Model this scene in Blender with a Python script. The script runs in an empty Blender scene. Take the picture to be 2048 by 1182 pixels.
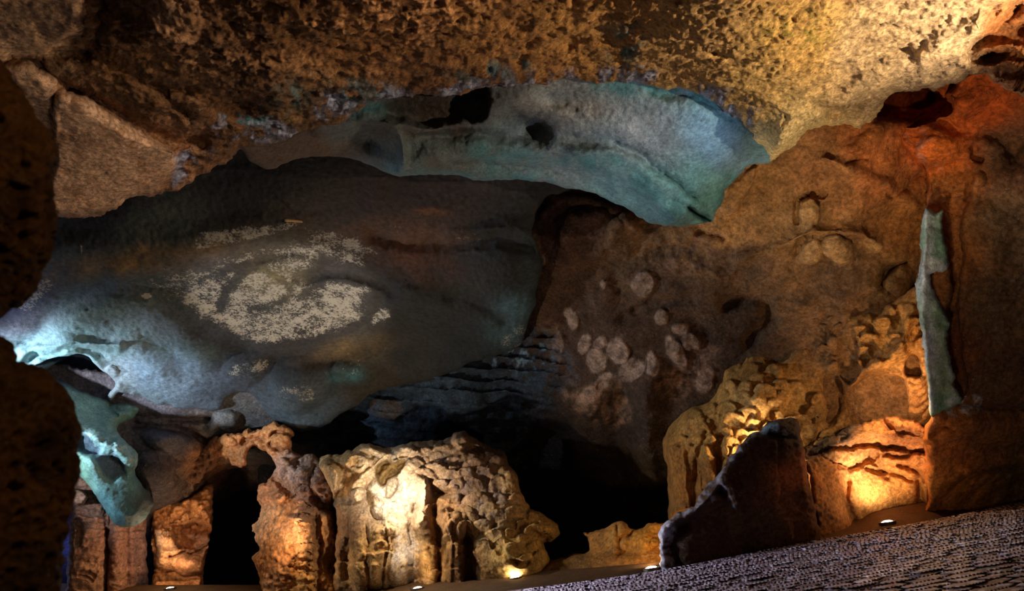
import bpy, math
import numpy as np

# ------------------------------------------------------------------ camera
W, H, F = 2048.0, 1182.0, 2048*24.0/36.0
PITCH, ROLL, CAMH = math.radians(18.4), math.radians(9.0), 0.7
sp, cp, sr, cr = math.sin(PITCH), math.cos(PITCH), math.sin(ROLL), math.cos(ROLL)
FW = np.array([0, cp, sp]); UP = np.array([0, -sp, cp]); RX = np.array([1.0, 0, 0])
XC = RX*cr - UP*sr
YC = RX*sr + UP*cr
CAM = np.array([0, 0, CAMH])

scn = bpy.context.scene
cam_d = bpy.data.cameras.new('camera'); cam = bpy.data.objects.new('camera', cam_d)
scn.collection.objects.link(cam); scn.camera = cam
from mathutils import Matrix, Vector
m3 = Matrix((XC, YC, -FW)).transposed()
cam.matrix_world = Matrix.Translation(Vector(CAM)) @ m3.to_4x4()
cam_d.lens = 24; cam_d.sensor_width = 36; cam_d.clip_start = 0.05
cam_d.dof.use_dof = True; cam_d.dof.focus_distance = 9.0; cam_d.dof.aperture_fstop = 4.0

def at(x, y, d):
    return CAM + d*(FW + XC*((x-W/2)/F) - YC*((y-H/2)/F))
def fdepth(x, y, z=0.0):                      # planar depth of the floor plane seen through (x, y)
    r = FW[2] + XC[2]*((x-W/2)/F) - YC[2]*((y-H/2)/F)
    return (z-CAMH)/np.minimum(r, -1e-3)

# ------------------------------------------------------------------ view, world
scn.view_settings.view_transform = 'Standard'; scn.view_settings.look = 'None'
scn.view_settings.gamma = 1; scn.view_settings.use_curve_mapping = False
scn.view_settings.exposure = 0.35
world = bpy.data.worlds.new('world'); scn.world = world; world.use_nodes = True
bg = world.node_tree.nodes['Background']
bg.inputs['Color'].default_value = (0.55, 0.62, 0.9, 1); bg.inputs['Strength'].default_value = 0.012
scn.cycles.max_bounces = 4; scn.cycles.diffuse_bounces = 2; scn.cycles.glossy_bounces = 2
scn.cycles.use_denoising = True; scn.cycles.sample_clamp_indirect = 1.5

# ------------------------------------------------------------------ lights
WARM, AMBER, ORANGE, COOL, WHITE = (1, .77, .49), (1, .66, .32), (1, .78, .48), (.62, .78, 1), (1, .86, .66)
def lamp(name, pos, energy, color, target=None, size=70, blend=.8, radius=.06):
    l = bpy.data.lights.new(name, 'SPOT' if target is not None else 'POINT')
    l.energy = energy; l.color = color; l.shadow_soft_size = radius
    o = bpy.data.objects.new(name, l); scn.collection.objects.link(o); o.location = pos
    if target is not None:
        l.spot_size = math.radians(size); l.spot_blend = blend
        o.rotation_euler = (Vector(target)-Vector(pos)).to_track_quat('-Z', 'Y').to_euler()
    return o
def area(name, pos, target, energy, color, sx, sy):
    l = bpy.data.lights.new(name, 'AREA'); l.shape = 'RECTANGLE'; l.size = sx; l.size_y = sy
    l.energy = energy; l.color = color
    o = bpy.data.objects.new(name, l); scn.collection.objects.link(o); o.location = pos
    o.rotation_euler = (Vector(target)-Vector(pos)).to_track_quat('-Z', 'Y').to_euler()
    return o
# near ceiling: warm flood off right, plus two unseen ones added for its left
lamp('unseen_flood', at(2500, 330, 3.3), 330, (1, .80, .55), at(1500, 60, 4.2), 120, .9, .03)
lamp('unseen_flood', at(1750, -330, 2.2), 235, (1, .84, .66), at(260, 280, 4.6), 80, 1, .05)
lamp('unseen_flood', at(620, 620, 2.6), 34, (1, .84, .66), at(190, 280, 5), 44, 1, .08)  # added weak front fill for the pinkish left slabs
lamp('camera_side_fill', (.25, .35, 1.5), 7, (1, .74, .42), None, radius=.05)  # added by the camera to lift the dark foreground rocks
# overhang: unseen cool spot at the right
lamp('cool_flood', at(1850, 640, 4.6), 110, (.86, .95, 1), at(1270, 290, 6.7), 42, .9, .05)
# cool daylight from the cave mouth at the left
lamp('mouth_light', at(-150, 770, 9.6), 300, (.80, .91, 1), at(260, 770, 11.2), 110, .7, .08)
lamp('mouth_light', at(-420, 980, 7.2), 1000, (.72, .88, 1), at(200, 900, 10.5), 50, .7, .08)
lamp('mouth_light', at(-1000, 820, 7.5), 1300, (.80, .88, 1), at(1600, 800, 8.1), 36, .6, .1)
lamp('cobble_glint_fill', at(700, 1000, 8.6), 520, (.86, .84, 1), at(1800, 1120, 5), 60, .7, .12)  # added unseen spot in mid-cave for cobble glints and the boulder's rim
lamp('mouth_light', at(-25, 640, 9.5), 5, (.45, .6, 1), None, radius=.05)
lamp('mouth_light', at(70, 1150, 12.3), 9, (.45, .55, 1), None, radius=.05)
# added neutral spot; its cone edge stands in for the vault's shadow line
lamp('vault_fill', at(560, 1080, 7.6), 260, (1, .94, .86), at(590, 610, 10.3), 46, .4, .1)
# unseen lamps at the hot spots, some behind rocks, others in open air
lamp('hidden_lamp', at(1515, 905, 9.0), 20, WARM, None, radius=.04)
lamp('hidden_lamp', at(1790, 812, 8.5), 18, AMBER, None, radius=.04)
lamp('hidden_lamp', at(790, 975, 10.0), 75, WHITE, None, radius=.04)
lamp('hidden_lamp', at(566, 1070, 10.75), 18, (1, .70, .40), None, radius=.04)
lamp('hidden_lamp', at(322, 1085, 11.6), 16, (1, .70, .40), None, radius=.04)
lamp('hidden_lamp', at(185, 1230, 10.9), 75, (1, .72, .48), None, radius=.05)  # added below the view to brighten the reddish pillar
lamp('wall_fill', at(1500, 1180, 4.2), 470, (1, .77, .47), at(1710, 300, 8), 46, 1, .1)
lamp('wall_fill', at(1700, 1150, 4.2), 90, (1, .78, .52), at(1960, 720, 8), 60, 1, .1)  # added dim warm fill for the right wall
lamp('orange_lamp', at(1960, 420, 5.6), 34, ORANGE, at(1890, 260, 7.2), 60, 1, .05)

# ------------------------------------------------------------------ noise
def _hash(ix, iy, iz, seed):
    h = (ix.astype(np.uint32)*np.uint32(374761393) + iy.astype(np.uint32)*np.uint32(668265263)
         + iz.astype(np.uint32)*np.uint32(2246822519) + np.uint32(seed*3266489917 & 0xffffffff))
    h = (h ^ (h >> np.uint32(13)))*np.uint32(1274126177)
    h = (h ^ (h >> np.uint32(16)))*np.uint32(2654435769)
    return h ^ (h >> np.uint32(15))
def perlin(x, y, z, seed=0):
    x, y, z = np.broadcast_arrays(x, y, z)
    xi, yi, zi = np.floor(x), np.floor(y), np.floor(z)
    fx, fy, fz = x-xi, y-yi, z-zi
    xi, yi, zi = (a.astype(np.int64) for a in (xi, yi, zi))
    u, v, w = (t*t*t*(t*(t*6-15)+10) for t in (fx, fy, fz))
    def g(dx, dy, dz):
        h = _hash(xi+dx, yi+dy, zi+dz, seed)
        a = (h & np.uint32(1023)).astype(np.float64)*(2/1023)-1
        b = ((h >> np.uint32(10)) & np.uint32(1023)).astype(np.float64)*(2/1023)-1
        c = ((h >> np.uint32(20)) & np.uint32(1023)).astype(np.float64)*(2/1023)-1
        return a*(fx-dx)+b*(fy-dy)+c*(fz-dz)
    def L(a, b, t): return a+(b-a)*t
    return L(L(L(g(0,0,0), g(1,0,0), u), L(g(0,1,0), g(1,1,0), u), v),
             L(L(g(0,0,1), g(1,0,1), u), L(g(0,1,1), g(1,1,1), u), v), w)*1.4
def noise(Q, wl, seed=0, kind='p', an=(1, 1, 1)):
    n = perlin(Q[..., 0]/wl*an[0]+13.7*seed, Q[..., 1]/wl*an[1]+5.1, Q[..., 2]/wl*an[2]-7.3, seed)
    if kind == 'r': return 1-2.6*np.abs(n)         # ridges
    if kind == 'b': return 2.6*np.abs(n)-.5        # billows
    if kind == 'h': return -np.clip(n-.12, 0, 1)*4 # pits
    return n
def n2(x, y, wl, seed=0):
    return perlin(x/wl, y/wl, np.zeros_like(x)+.37+seed, seed)

def lin(c):
    c = np.array(c, float)/255
    return np.where(c <= .04045, c/12.92, ((c+.055)/1.055)**2.4)
def sstep(a, b, x):
    t = np.clip((x-a)/(b-a), 0, 1); return t*t*(3-2*t)

# ------------------------------------------------------------------ outlines and reliefs
def curve(pts, n=5, closed=True):
    P = np.array(pts, float); N = len(P); out = []
    rng = range(N if closed else N-1)
    for i in rng:
        if closed: p0, p1, p2, p3 = P[i-1], P[i], P[(i+1) % N], P[(i+2) % N]
        else: p0, p1, p2, p3 = P[max(i-1, 0)], P[i], P[i+1], P[min(i+2, N-1)]
        for k in range(n):
            t = k/n
            out.append(.5*((2*p1)+(-p0+p2)*t+(2*p0-5*p1+4*p2-p3)*t*t+(-p0+3*p1-3*p2+p3)*t**3))
    if not closed: out.append(P[-1])
    return np.array(out)
def segdist(x, y, P, closed=True):
    d2 = np.full(x.shape, 1e18); N = len(P)
    for i in range(N if closed else N-1):
        ax, ay = P[i]; bx, by = P[(i+1) % N]
        ex, ey = bx-ax, by-ay; l = ex*ex+ey*ey+1e-9
        t = np.clip(((x-ax)*ex+(y-ay)*ey)/l, 0, 1)
        d2 = np.minimum(d2, (x-ax-t*ex)**2+(y-ay-t*ey)**2)
    return np.sqrt(d2)
def inside(x, y, P):
    r = np.zeros(x.shape, bool); N = len(P)
    for i in range(N):
        ax, ay = P[i]; bx, by = P[(i+1) % N]
        if ay == by: continue
        c = ((ay > y) != (by > y)) & (x < (bx-ax)*(y-ay)/(by-ay)+ax)
        r ^= c
    return r
def sdist(x, y, P):                     # positive inside
    return np.where(inside(x, y, P), 1, -1)*segdist(x, y, P)
class G:                                # the coordinate grid a relief is written on
    def __init__(s, x, y): s.x, s.y = x, y; s.wx, s.wy = x+9*n2(x, y, 60, 3)+3*n2(x, y, 17, 4), y+9*n2(x, y, 60, 5)+3*n2(x, y, 17, 6)
    def ell(s, cx, cy, rx, ry, rot=0, warp=True):
        x, y = (s.wx, s.wy) if warp else (s.x, s.y)
        a = math.radians(rot); dx, dy = x-cx, y-cy
        u = (dx*math.cos(a)+dy*math.sin(a))/rx; v = (-dx*math.sin(a)+dy*math.cos(a))/ry
        return np.sqrt(u*u+v*v)
    def dome(s, cx, cy, rx, ry, rot, amp, p=1.0):
        r = s.ell(cx, cy, rx, ry, rot); return amp*np.clip(1-r*r, 0, 1)**p
    def hump(s, cx, cy, rx, ry, rot, amp):
        r = s.ell(cx, cy, rx, ry, rot); return amp*np.exp(-r*r*1.3)
    def pit(s, cx, cy, rx, ry, rot, amp, soft=.25):
        r = s.ell(cx, cy, rx, ry, rot); return -amp*(1-sstep(1-soft, 1+soft, r))
    def disc(s, cx, cy, rx, ry, rot, amp, soft=.15):   # flat boss, signed
        r = s.ell(cx, cy, rx, ry, rot); return amp*(1-sstep(1-soft, 1+soft, r))*(1-.35*np.minimum(r, 1)**2)
    def ridge(s, pts, w, amp, warp=True):
        x, y = (s.wx, s.wy) if warp else (s.x, s.y)
        d = segdist(x, y, curve(pts, 4, False), False); return amp*np.exp(-(d/w)**2)
    def area(s, pts, soft=6, warp=True):
        x, y = (s.wx, s.wy) if warp else (s.x, s.y)
        return sstep(-soft, soft, sdist(x, y, curve(pts, 3)))
    def scales(s, pts, ang, dx, dy, rx, ry, amp, seed=1, skip=.12, lean=0.0):
        # fish-scale ledges: each swells gently upwards and breaks back over an arched lip
        rng = np.random.RandomState(seed); out = np.zeros(s.x.shape)
        P = curve(pts, 3); x0, y0 = P.min(0); x1, y1 = P.max(0)
        gx0, gy0 = s.x[0].min(), s.y[:, 0].min(); st = (s.x[0, -2]-s.x[0, 1])/(s.x.shape[1]-3)
        c, q = math.cos(math.radians(ang)), math.sin(math.radians(ang)); cx, cy = (x0+x1)/2, (y0+y1)/2
        L = math.hypot(x1-x0, y1-y0)/2
        row = 0
        b = -L
        while b < L:
            a = -L+(row % 2)*dx*.5
            while a < L:
                aa, bb = a+rng.uniform(-.22, .22)*dx, b+rng.uniform(-.25, .25)*dy
                X, Y = cx+aa*c-bb*q+lean*bb, cy+aa*q+bb*c
                k = rng.uniform(.7, 1.35); w = rng.uniform(.6, 1.15); ps = rng.rand(); r = math.radians(ang+rng.uniform(-10, 10))
                a += dx
                if ps < skip or not inside(np.array([X]), np.array([Y]), P)[0]: continue
                R = 2.6*max(rx, ry)*k
                i0, i1 = int((Y-R-gy0)/st), int((Y+R-gy0)/st)+2; j0, j1 = int((X-R-gx0)/st), int((X+R-gx0)/st)+2
                i0, j0 = max(i0, 0), max(j0, 0)
                if i1 <= i0 or j1 <= j0: continue
                xx, yy = s.wx[i0:i1, j0:j1]-X, s.wy[i0:i1, j0:j1]-Y
                u = (xx*math.cos(r)+yy*math.sin(r))/(rx*k); v = (-xx*math.sin(r)+yy*math.cos(r))/(ry*k)+0*u
                vv = v-1.1*u*u+1
                h = w*np.sqrt(np.clip(1-u*u*.72, 0, 1))*sstep(0, .28, vv)*np.clip(1-vv/3.4, 0, 1)*sstep(1.18, .6, np.abs(u))
                out[i0:i1, j0:j1] = np.maximum(out[i0:i1, j0:j1], h)
            b += dy; row += 1
        return amp*out

def rbf(ctrl, x, y):
    c = np.array(ctrl, float); S = 500.0
    p = c[:, :2]/S; n = len(p)
    def k(r2): return np.where(r2 > 1e-12, .5*r2*np.log(np.maximum(r2, 1e-12)), 0)
    r2 = ((p[:, None]-p[None])**2).sum(-1)
    A = np.zeros((n+3, n+3)); A[:n, :n] = k(r2)+np.eye(n)*1e-4; A[:n, n] = 1; A[:n, n+1:] = p
    A[n:, :n] = A[:n, n:].T
    w = np.linalg.solve(A, np.concatenate([np.log(c[:, 2]), [0, 0, 0]]))
    X, Y = x/S, y/S
    o = w[n]+w[n+1]*X+w[n+2]*Y
    for i in range(n): o = o+w[i]*k((X-p[i, 0])**2+(Y-p[i, 1])**2)
    return np.exp(o)

def shepard(samples, g, s=25.0, pw=2.2):
    x, y = g.wx+14*n2(g.x, g.y, 90, 11), g.wy+14*n2(g.x, g.y, 90, 12)
    num = np.zeros(x.shape+(3,)); den = np.zeros(x.shape)
    for (px, py, c) in samples:
        w = ((x-px)**2+(y-py)**2+s*s)**(-pw)*1e6
        num += w[..., None]*lin(c); den += w
    return num/den[..., None]

# ------------------------------------------------------------------ material
_mats = {}
def rock_mat(name, rough=.85, spec=.25, bump=.5, bscale=38, pale=(150, 140, 125), var=.35, vscale=14, speck=.25):
    m = bpy.data.materials.new(name); m.use_nodes = True; nt = m.node_tree; N = nt.nodes; Lk = nt.links
    bs = N['Principled BSDF']; bs.inputs['Specular IOR Level'].default_value = spec
    tc = N.new('ShaderNodeTexCoord')
    def nz(scale, det=6, rg=.6):
        n = N.new('ShaderNodeTexNoise'); n.inputs['Scale'].default_value = scale; n.inputs['Detail'].default_value = det
        n.inputs['Roughness'].default_value = rg; Lk.new(tc.outputs['Object'], n.inputs['Vector']); return n.outputs['Fac']
    def mr(v, a, b, c, d):
        n = N.new('ShaderNodeMapRange'); Lk.new(v, n.inputs[0])
        for i, q in enumerate((a, b, c, d)): n.inputs[i+1].default_value = q
        return n.outputs[0]
    def ma(op, a, b):
        n = N.new('ShaderNodeMath'); n.operation = op
        for i, q in enumerate((a, b)):
            if isinstance(q, (int, float)): n.inputs[i].default_value = q
            else: Lk.new(q, n.inputs[i])
        return n.outputs[0]
    at_ = N.new('ShaderNodeAttribute'); at_.attribute_name = 'pigment'
    al = N.new('ShaderNodeAttribute'); al.attribute_name = 'crust_glint'
    v1 = mr(nz(vscale, 8, .65), .3, .7, 1-var, 1+var)
    v2 = mr(nz(vscale*5, 4, .7), .35, .65, 1-speck, 1+speck)
    v = ma('MULTIPLY', v1, v2)
    mx = N.new('ShaderNodeVectorMath'); mx.operation = 'SCALE'
    Lk.new(at_.outputs['Color'], mx.inputs[0]); Lk.new(v, mx.inputs['Scale'])
    # pale crust: thresholded noise against the painted crust and glint density
    ln = ma('ADD', ma('MULTIPLY', ma('SUBTRACT', ma('ADD', ma('MULTIPLY', nz(vscale*1.1, 12, .8), .55), ma('MULTIPLY', nz(vscale*9, 6, .8), .45)), .5), 3.4), ma('MULTIPLY', ma('SUBTRACT', al.outputs['Fac'], .38), .7))
    lf = mr(ln, -.02, .16, 0, .9)
    mm = N.new('ShaderNodeMix'); mm.data_type = 'RGBA'
    Lk.new(lf, mm.inputs['Factor']); Lk.new(mx.outputs[0], mm.inputs['A'])
    mm.inputs['B'].default_value = (*lin(pale), 1)
    Lk.new(mm.outputs['Result'], bs.inputs['Base Color'])
    rr = mr(nz(vscale*2, 4), .3, .7, rough-.12, min(1, rough+.12)); Lk.new(rr, bs.inputs['Roughness'])
    b1 = N.new('ShaderNodeBump'); b1.inputs['Strength'].default_value = bump; b1.inputs['Distance'].default_value = .6/bscale
    Lk.new(nz(bscale, 9, .7), b1.inputs['Height']); Lk.new(b1.outputs[0], bs.inputs['Normal'])
    return m

# ------------------------------------------------------------------ layer builder
def props(o, label=None, cat=None, group=None, kind=None):
    if label: o['label'] = label
    if cat: o['category'] = cat
    if group: o['group'] = group
    if kind: o['kind'] = kind
    return o
def mesh_obj(name, V, Fc, mat, pig=None, lic=None, parent=None):
    me = bpy.data.meshes.new(name)
    Fc = np.asarray(Fc, np.int32); V = np.asarray(V, np.float32)
    me.vertices.add(len(V)); me.vertices.foreach_set('co', V.ravel())
    me.loops.add(Fc.size); me.loops.foreach_set('vertex_index', Fc.ravel())
    me.polygons.add(len(Fc)); me.polygons.foreach_set('loop_start', np.arange(len(Fc), dtype=np.int32)*4)
    me.update(calc_edges=True)
    me.polygons.foreach_set('use_smooth', np.ones(len(Fc), bool))
    if pig is not None:
        a = me.color_attributes.new('pigment', 'FLOAT_COLOR', 'POINT')
        c = np.ones((len(V), 4), np.float32); c[:, :3] = pig; a.data.foreach_set('color', c.ravel())
        a = me.attributes.new('crust_glint', 'FLOAT', 'POINT')
        a.data.foreach_set('value', np.asarray(lic if lic is not None else np.zeros(len(V)), np.float32))
    me.materials.append(mat); me.validate()
    o = bpy.data.objects.new(name, me); scn.collection.objects.link(o)
    if parent is not None: o.parent = parent
    return o

def layer(name, poly, ctrl, mat, step=4, relief=None, rough=(), jag=((60, 5), (18, 2.5)), edge=(14, .25), thick=.5,
          pig=None, paint=None, crust_glint=None, dref=None, parent=None, smooth_poly=True, depthfn=None, warpout=True):
    P = curve(poly, 5) if smooth_poly else np.array(poly, float)
    x0, y0 = P.min(0)-3*step-8; x1, y1 = P.max(0)+3*step+8
    xs = np.arange(x0, x1, step); ys = np.arange(y0, y1, step)
    x, y = np.meshgrid(xs, ys)
    sd = sdist(x, y, P)
    for i, (wl, am) in enumerate(jag): sd = sd+am*n2(x, y, wl, 21+i)*1.3
    gy, gx = np.gradient(sd, step)
    cell = (sd[:-1, :-1] > 0) | (sd[1:, :-1] > 0) | (sd[:-1, 1:] > 0) | (sd[1:, 1:] > 0)
    gl = gx*gx+gy*gy+.05
    mv = np.where(sd < 0, np.clip(-sd, 0, step*1.6)/gl, 0)
    x = x+np.clip(gx*mv, -step*1.2, step*1.2); y = y+np.clip(gy*mv, -step*1.2, step*1.2)
    sdc = np.maximum(sd, 0)
    g = G(x, y); g.sd = sdc
    d = rbf(ctrl, x, y) if depthfn is None else depthfn(x, y)
    dr = dref or float(np.median(d[sd > 0])); px = dr/F
    R, D = edge
    t = 1-np.clip(sdc/R, 0, 1)
    d = d+D*(1-np.sqrt(np.clip(1-t*t, 0, 1)))
    if relief is not None: d = d-relief(g)
    dirs = FW+XC*((x-W/2)/F)[..., None]-YC*((y-H/2)/F)[..., None]
    Pw = CAM+dirs*d[..., None]
    ty, tx = np.gradient(Pw, axis=(0, 1))
    nrm = np.cross(ty, tx); nrm /= np.linalg.norm(nrm, axis=-1, keepdims=True)+1e-9
    s = np.sign(-(nrm*dirs).sum(-1)); nrm *= s[..., None]
    nrm = nrm*.7-dirs/np.linalg.norm(dirs, axis=-1, keepdims=True)*.3
    Q = Pw/px
    disp = np.zeros(x.shape); fade = sstep(0, 10, sdc)*.6+.4
    for i, r in enumerate(rough):
        wl, am, kd = r[:3]; an = r[3] if len(r) > 3 else (1, 1, 1)
        n = noise(Q, wl, 31+i, kd, an)*am
        if len(r) > 4: n = n*r[4](g)
        disp += n
    Pw = Pw+nrm*(disp*fade*px)[..., None]
    C = shepard(pig, g) if pig else np.ones(x.shape+(3,))*.3
    if paint is not None: C = paint(g, C)
    Lc = crust_glint(g) if crust_glint is not None else np.zeros(x.shape)
    idx = np.full(x.shape, -1, np.int64)
    use = np.zeros(x.shape, bool)
    use[:-1, :-1] |= cell; use[1:, :-1] |= cell; use[:-1, 1:] |= cell; use[1:, 1:] |= cell
    idx[use] = np.arange(use.sum())
    V = Pw[use]; n = len(V); DV = dirs[use]
    f = np.stack([idx[:-1, :-1][cell], idx[:-1, 1:][cell], idx[1:, 1:][cell], idx[1:, :-1][cell]], 1)[:, ::-1]
    faces = [f]; verts = [V]
    # rock body behind the face: border edges pushed back, closed by a plain back
    a = f.ravel(); b = np.roll(f, -1, 1).ravel()
    key = a*n+b; rk = b*n+a
    bm = ~np.isin(key, rk); ea, eb = a[bm], b[bm]
    if thick > 0:
        ub, inv = np.unique(np.concatenate([ea, eb]), return_inverse=True)
        ia, ib = inv[:len(ea)], inv[len(ea):]
        cen = V[ub].mean(0)
        back = V+DV*thick
        verts.append(back)
        faces.append(np.stack([eb, ea, ea+n, eb+n], 1))
        faces.append(f[:, ::-1]+n)
        Cv = np.concatenate([C[use]]*2); Lv = np.concatenate([Lc[use], Lc[use]*0])
    else: Cv, Lv = C[use], Lc[use]
    o = mesh_obj(name, np.concatenate(verts), np.concatenate(faces), mat, Cv, Lv, parent)
    return o
def mixc(C, c, m): return C*(1-m[..., None])+lin(c)*m[..., None]

# ------------------------------------------------------------------ materials
M_crust = rock_mat('ochre_crust', .88, .2, 1.0, 26, var=.4, vscale=7, speck=.5)
M_far = rock_mat('cave_rock', .88, .18, 1.0, 20, pale=(150, 140, 122), var=.45, vscale=4.5, speck=.4)
M_soot_shade = rock_mat('soot_shade_vault', .8, .25, .6, 14, pale=(176, 166, 150), var=.25, vscale=3.2, speck=.3)
M_wet = rock_mat('mineral_rock', .65, .4, 1.0, 22, pale=(150, 160, 165), var=.3, vscale=6, speck=.3)
M_near = rock_mat('foreground_rock', .9, .15, .9, 30, var=.5, vscale=18, speck=.3)
M_warm = rock_mat('warm_rock', .85, .25, 1.0, 21, pale=(190, 160, 120), var=.38, vscale=4, speck=.45)
M_cob = rock_mat('cobble', .42, .6, .8, 30, pale=(170, 165, 175), var=.4, vscale=9, speck=.35)
M_dirt = rock_mat('packed_earth', .8, .3, .5, 20, var=.3, vscale=3)

# ------------------------------------------------------------------ near ceiling
A_poly = [(-260, -260), (1000, -260), (2330, -260), (2330, 260), (2140, 215), (2048, 188), (1972, 152), (1947, 152), (1906, 175), (1856, 178), (1820, 178),
          (1780, 193), (1754, 228), (1728, 251), (1680, 252), (1632, 259), (1571, 305), (1541, 335), (1524, 300), (1495, 264),
          (1465, 233), (1424, 203), (1378, 183), (1309, 172), (1258, 165), (1131, 160), (1055, 167), (984, 175), (938, 185),
          (875, 190), (852, 185), (790, 196), (735, 208), (700, 236), (640, 260), (584, 277), (520, 286), (482, 294), (467, 307), (431, 337), (400, 358), (376, 373),
          (345, 378), (330, 382), (315, 391), (259, 399), (198, 427), (150, 432), (109, 437), (40, 450), (-260, 480)]
A_ctrl = [(-250, -250, 2.7), (500, -250, 2.6), (1200, -250, 2.7), (2300, -250, 2.9), (0, 0, 3.6), (700, 0, 3.3), (1400, 0, 3.4), (2000, 0, 3.9),
          (0, 300, 5.0), (300, 200, 4.5), (700, 150, 4.6), (1000, 120, 4.8), (1400, 140, 5.0), (1600, 180, 5.2), (1900, 140, 5.0), (2300, 200, 4.2),
          (110, 430, 5.8), (400, 340, 5.6), (700, 230, 5.5), (1000, 165, 5.5), (1300, 168, 5.6), (1540, 330, 6.6), (1750, 230, 6.0), (-250, 450, 5.6)]
def A_rel(g):
    r = g.area([(130, -60), (150, 60), (60, 110), (10, 120), (-120, 100), (-120, -100)], 14)*.10
    r += g.area([(20, 125), (75, 130), (95, 180), (110, 260), (80, 320), (30, 240), (-60, 200)], 10)*.10
    r += g.area([(110, 200), (160, 190), (240, 235), (300, 265), (348, 290), (356, 320), (345, 350), (310, 385), (240, 410), (150, 425), (100, 420), (105, 300)], 9)*.16
    r -= g.ridge([(20, 115), (70, 118), (110, 150), (170, 190), (250, 240), (330, 275), (400, 285)], 15, .22)
    r -= g.ridge([(90, 115), (160, 105), (230, 120), (300, 170), (380, 230)], 9, .10)
    r -= g.ridge([(170, 110), (200, 60), (210, -20)], 12, .12)
    r -= g.hump(480, 215, 60, 28, 15, .22) + g.hump(350, 175, 60, 14, 8, .12) + g.hump(600, 180, 30, 40, 30, .12)
    r += g.hump(560, 150, 110, 50, 20, .12) + g.hump(320, 60, 120, 60, 0, .12) + g.hump(880, 90, 120, 60, 0, .08)
    r -= g.hump(1135, 92, 16, 12, 0, .14) + g.hump(1225, 100, 40, 26, 40, .14) + g.hump(1045, 115, 12, 30, 25, .10) + g.hump(1170, 115, 26, 9, 0, .08)
    r -= g.ridge([(1405, 95), (1440, 112), (1460, 112)], 7, .09)
    # pendant tip, hollows and shelves at the right
    r += g.hump(1560, 280, 60, 60, 0, .25) + g.ridge([(1550, 320), (1580, 260), (1680, 200), (1800, 130), (1950, 60)], 26, .16)
    r -= g.hump(1670, 225, 40, 16, 15, .30) + g.hump(1640, 262, 30, 10, -10, .1)
    r += g.ridge([(1725, 245), (1760, 200), (1830, 170), (1900, 150)], 14, .12)
    r += g.ridge([(1850, 120), (1900, 110), (1960, 135)], 16, .15)
    r -= g.area([(2080, -20), (2020, 20), (1990, 60), (1950, 85), (1945, 130), (1980, 150), (2200, 180), (2200, -30)], 10)*.22
    r -= g.hump(2035, 15, 30, 14, -40, .16) + g.hump(1985, 118, 34, 12, 10, .18)+g.hump(2045, 60, 14, 22, 30, .14)
    r += g.ridge([(1960, 105), (2000, 95), (2100, 110)], 9, .2) + g.ridge([(1975, 135), (2040, 128), (2120, 150)], 8, .2)
    e = sstep(0, 60, g.sd)
    return r-.18*(1-e)*0
def A_pt(g, C):
    bl = n2(g.x, g.y, 26, 61)+.6*n2(g.x, g.y, 9, 62)
    for pts in ([(930, 150), (1000, 135), (1080, 150), (1200, 140), (1290, 135), (1310, 160), (1240, 172), (1000, 178), (880, 192), (850, 186)],
                [(640, 200), (720, 170), (800, 175), (880, 190), (740, 215), (640, 240)], [(1370, 185), (1430, 180), (1510, 215), (1525, 255), (1500, 270), (1440, 230)],
                [(430, 240), (500, 222), (560, 245), (600, 270), (560, 285), (430, 275)], [(365, 300), (430, 300), (400, 335), (345, 372), (330, 378), (350, 350)],
                [(108, 420), (150, 415), (200, 425), (110, 440)]):
        m = g.area(pts, 10)*sstep(-.15, .1, bl+.12)
        C = mixc(C, (78, 82, 100), m*.85)
        C = mixc(C, (165, 165, 185), m*sstep(.12, .3, bl+.1*n2(g.x, g.y, 6, 64)))
    for cx, cy, rx, ry in ((1245, 95, 40, 34), (1050, 125, 20, 18), (720, 180, 50, 20), (500, 235, 45, 18), (960, 140, 60, 12), (580, 190, 30, 26), (1600, 60, 60, 30)):
        m = np.exp(-g.ell(cx, cy, rx, ry)**2)*sstep(-.2, .3, bl+.1)
        C = mixc(C, (60, 100, 100) if cx < 1500 else (140, 130, 50), np.clip(m*1.1, 0, .8))
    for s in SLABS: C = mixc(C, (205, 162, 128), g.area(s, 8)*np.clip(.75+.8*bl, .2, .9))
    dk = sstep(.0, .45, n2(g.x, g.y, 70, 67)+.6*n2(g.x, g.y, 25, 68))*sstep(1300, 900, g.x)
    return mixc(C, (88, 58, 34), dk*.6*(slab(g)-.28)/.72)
SLABS = ([(130, -60), (150, 60), (60, 110), (10, 120), (-120, 100), (-120, -100)], [(20, 125), (75, 130), (95, 180), (110, 260), (80, 320), (30, 240), (-60, 200)],
         [(110, 200), (160, 190), (240, 235), (300, 265), (348, 290), (356, 320), (345, 350), (310, 385), (240, 410), (150, 425), (100, 420), (105, 300)], [(290, 10), (340, 0), (350, 40), (310, 45)])
def slab(g):
    m = np.zeros(g.x.shape)
    for s in SLABS: m = np.maximum(m, g.area(s, 8))
    m = np.maximum(m, .3*g.area([(1400, 220), (1600, 120), (2000, 20), (2000, 160), (1700, 260), (1540, 340)], 40))
    return 1-.72*m
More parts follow.
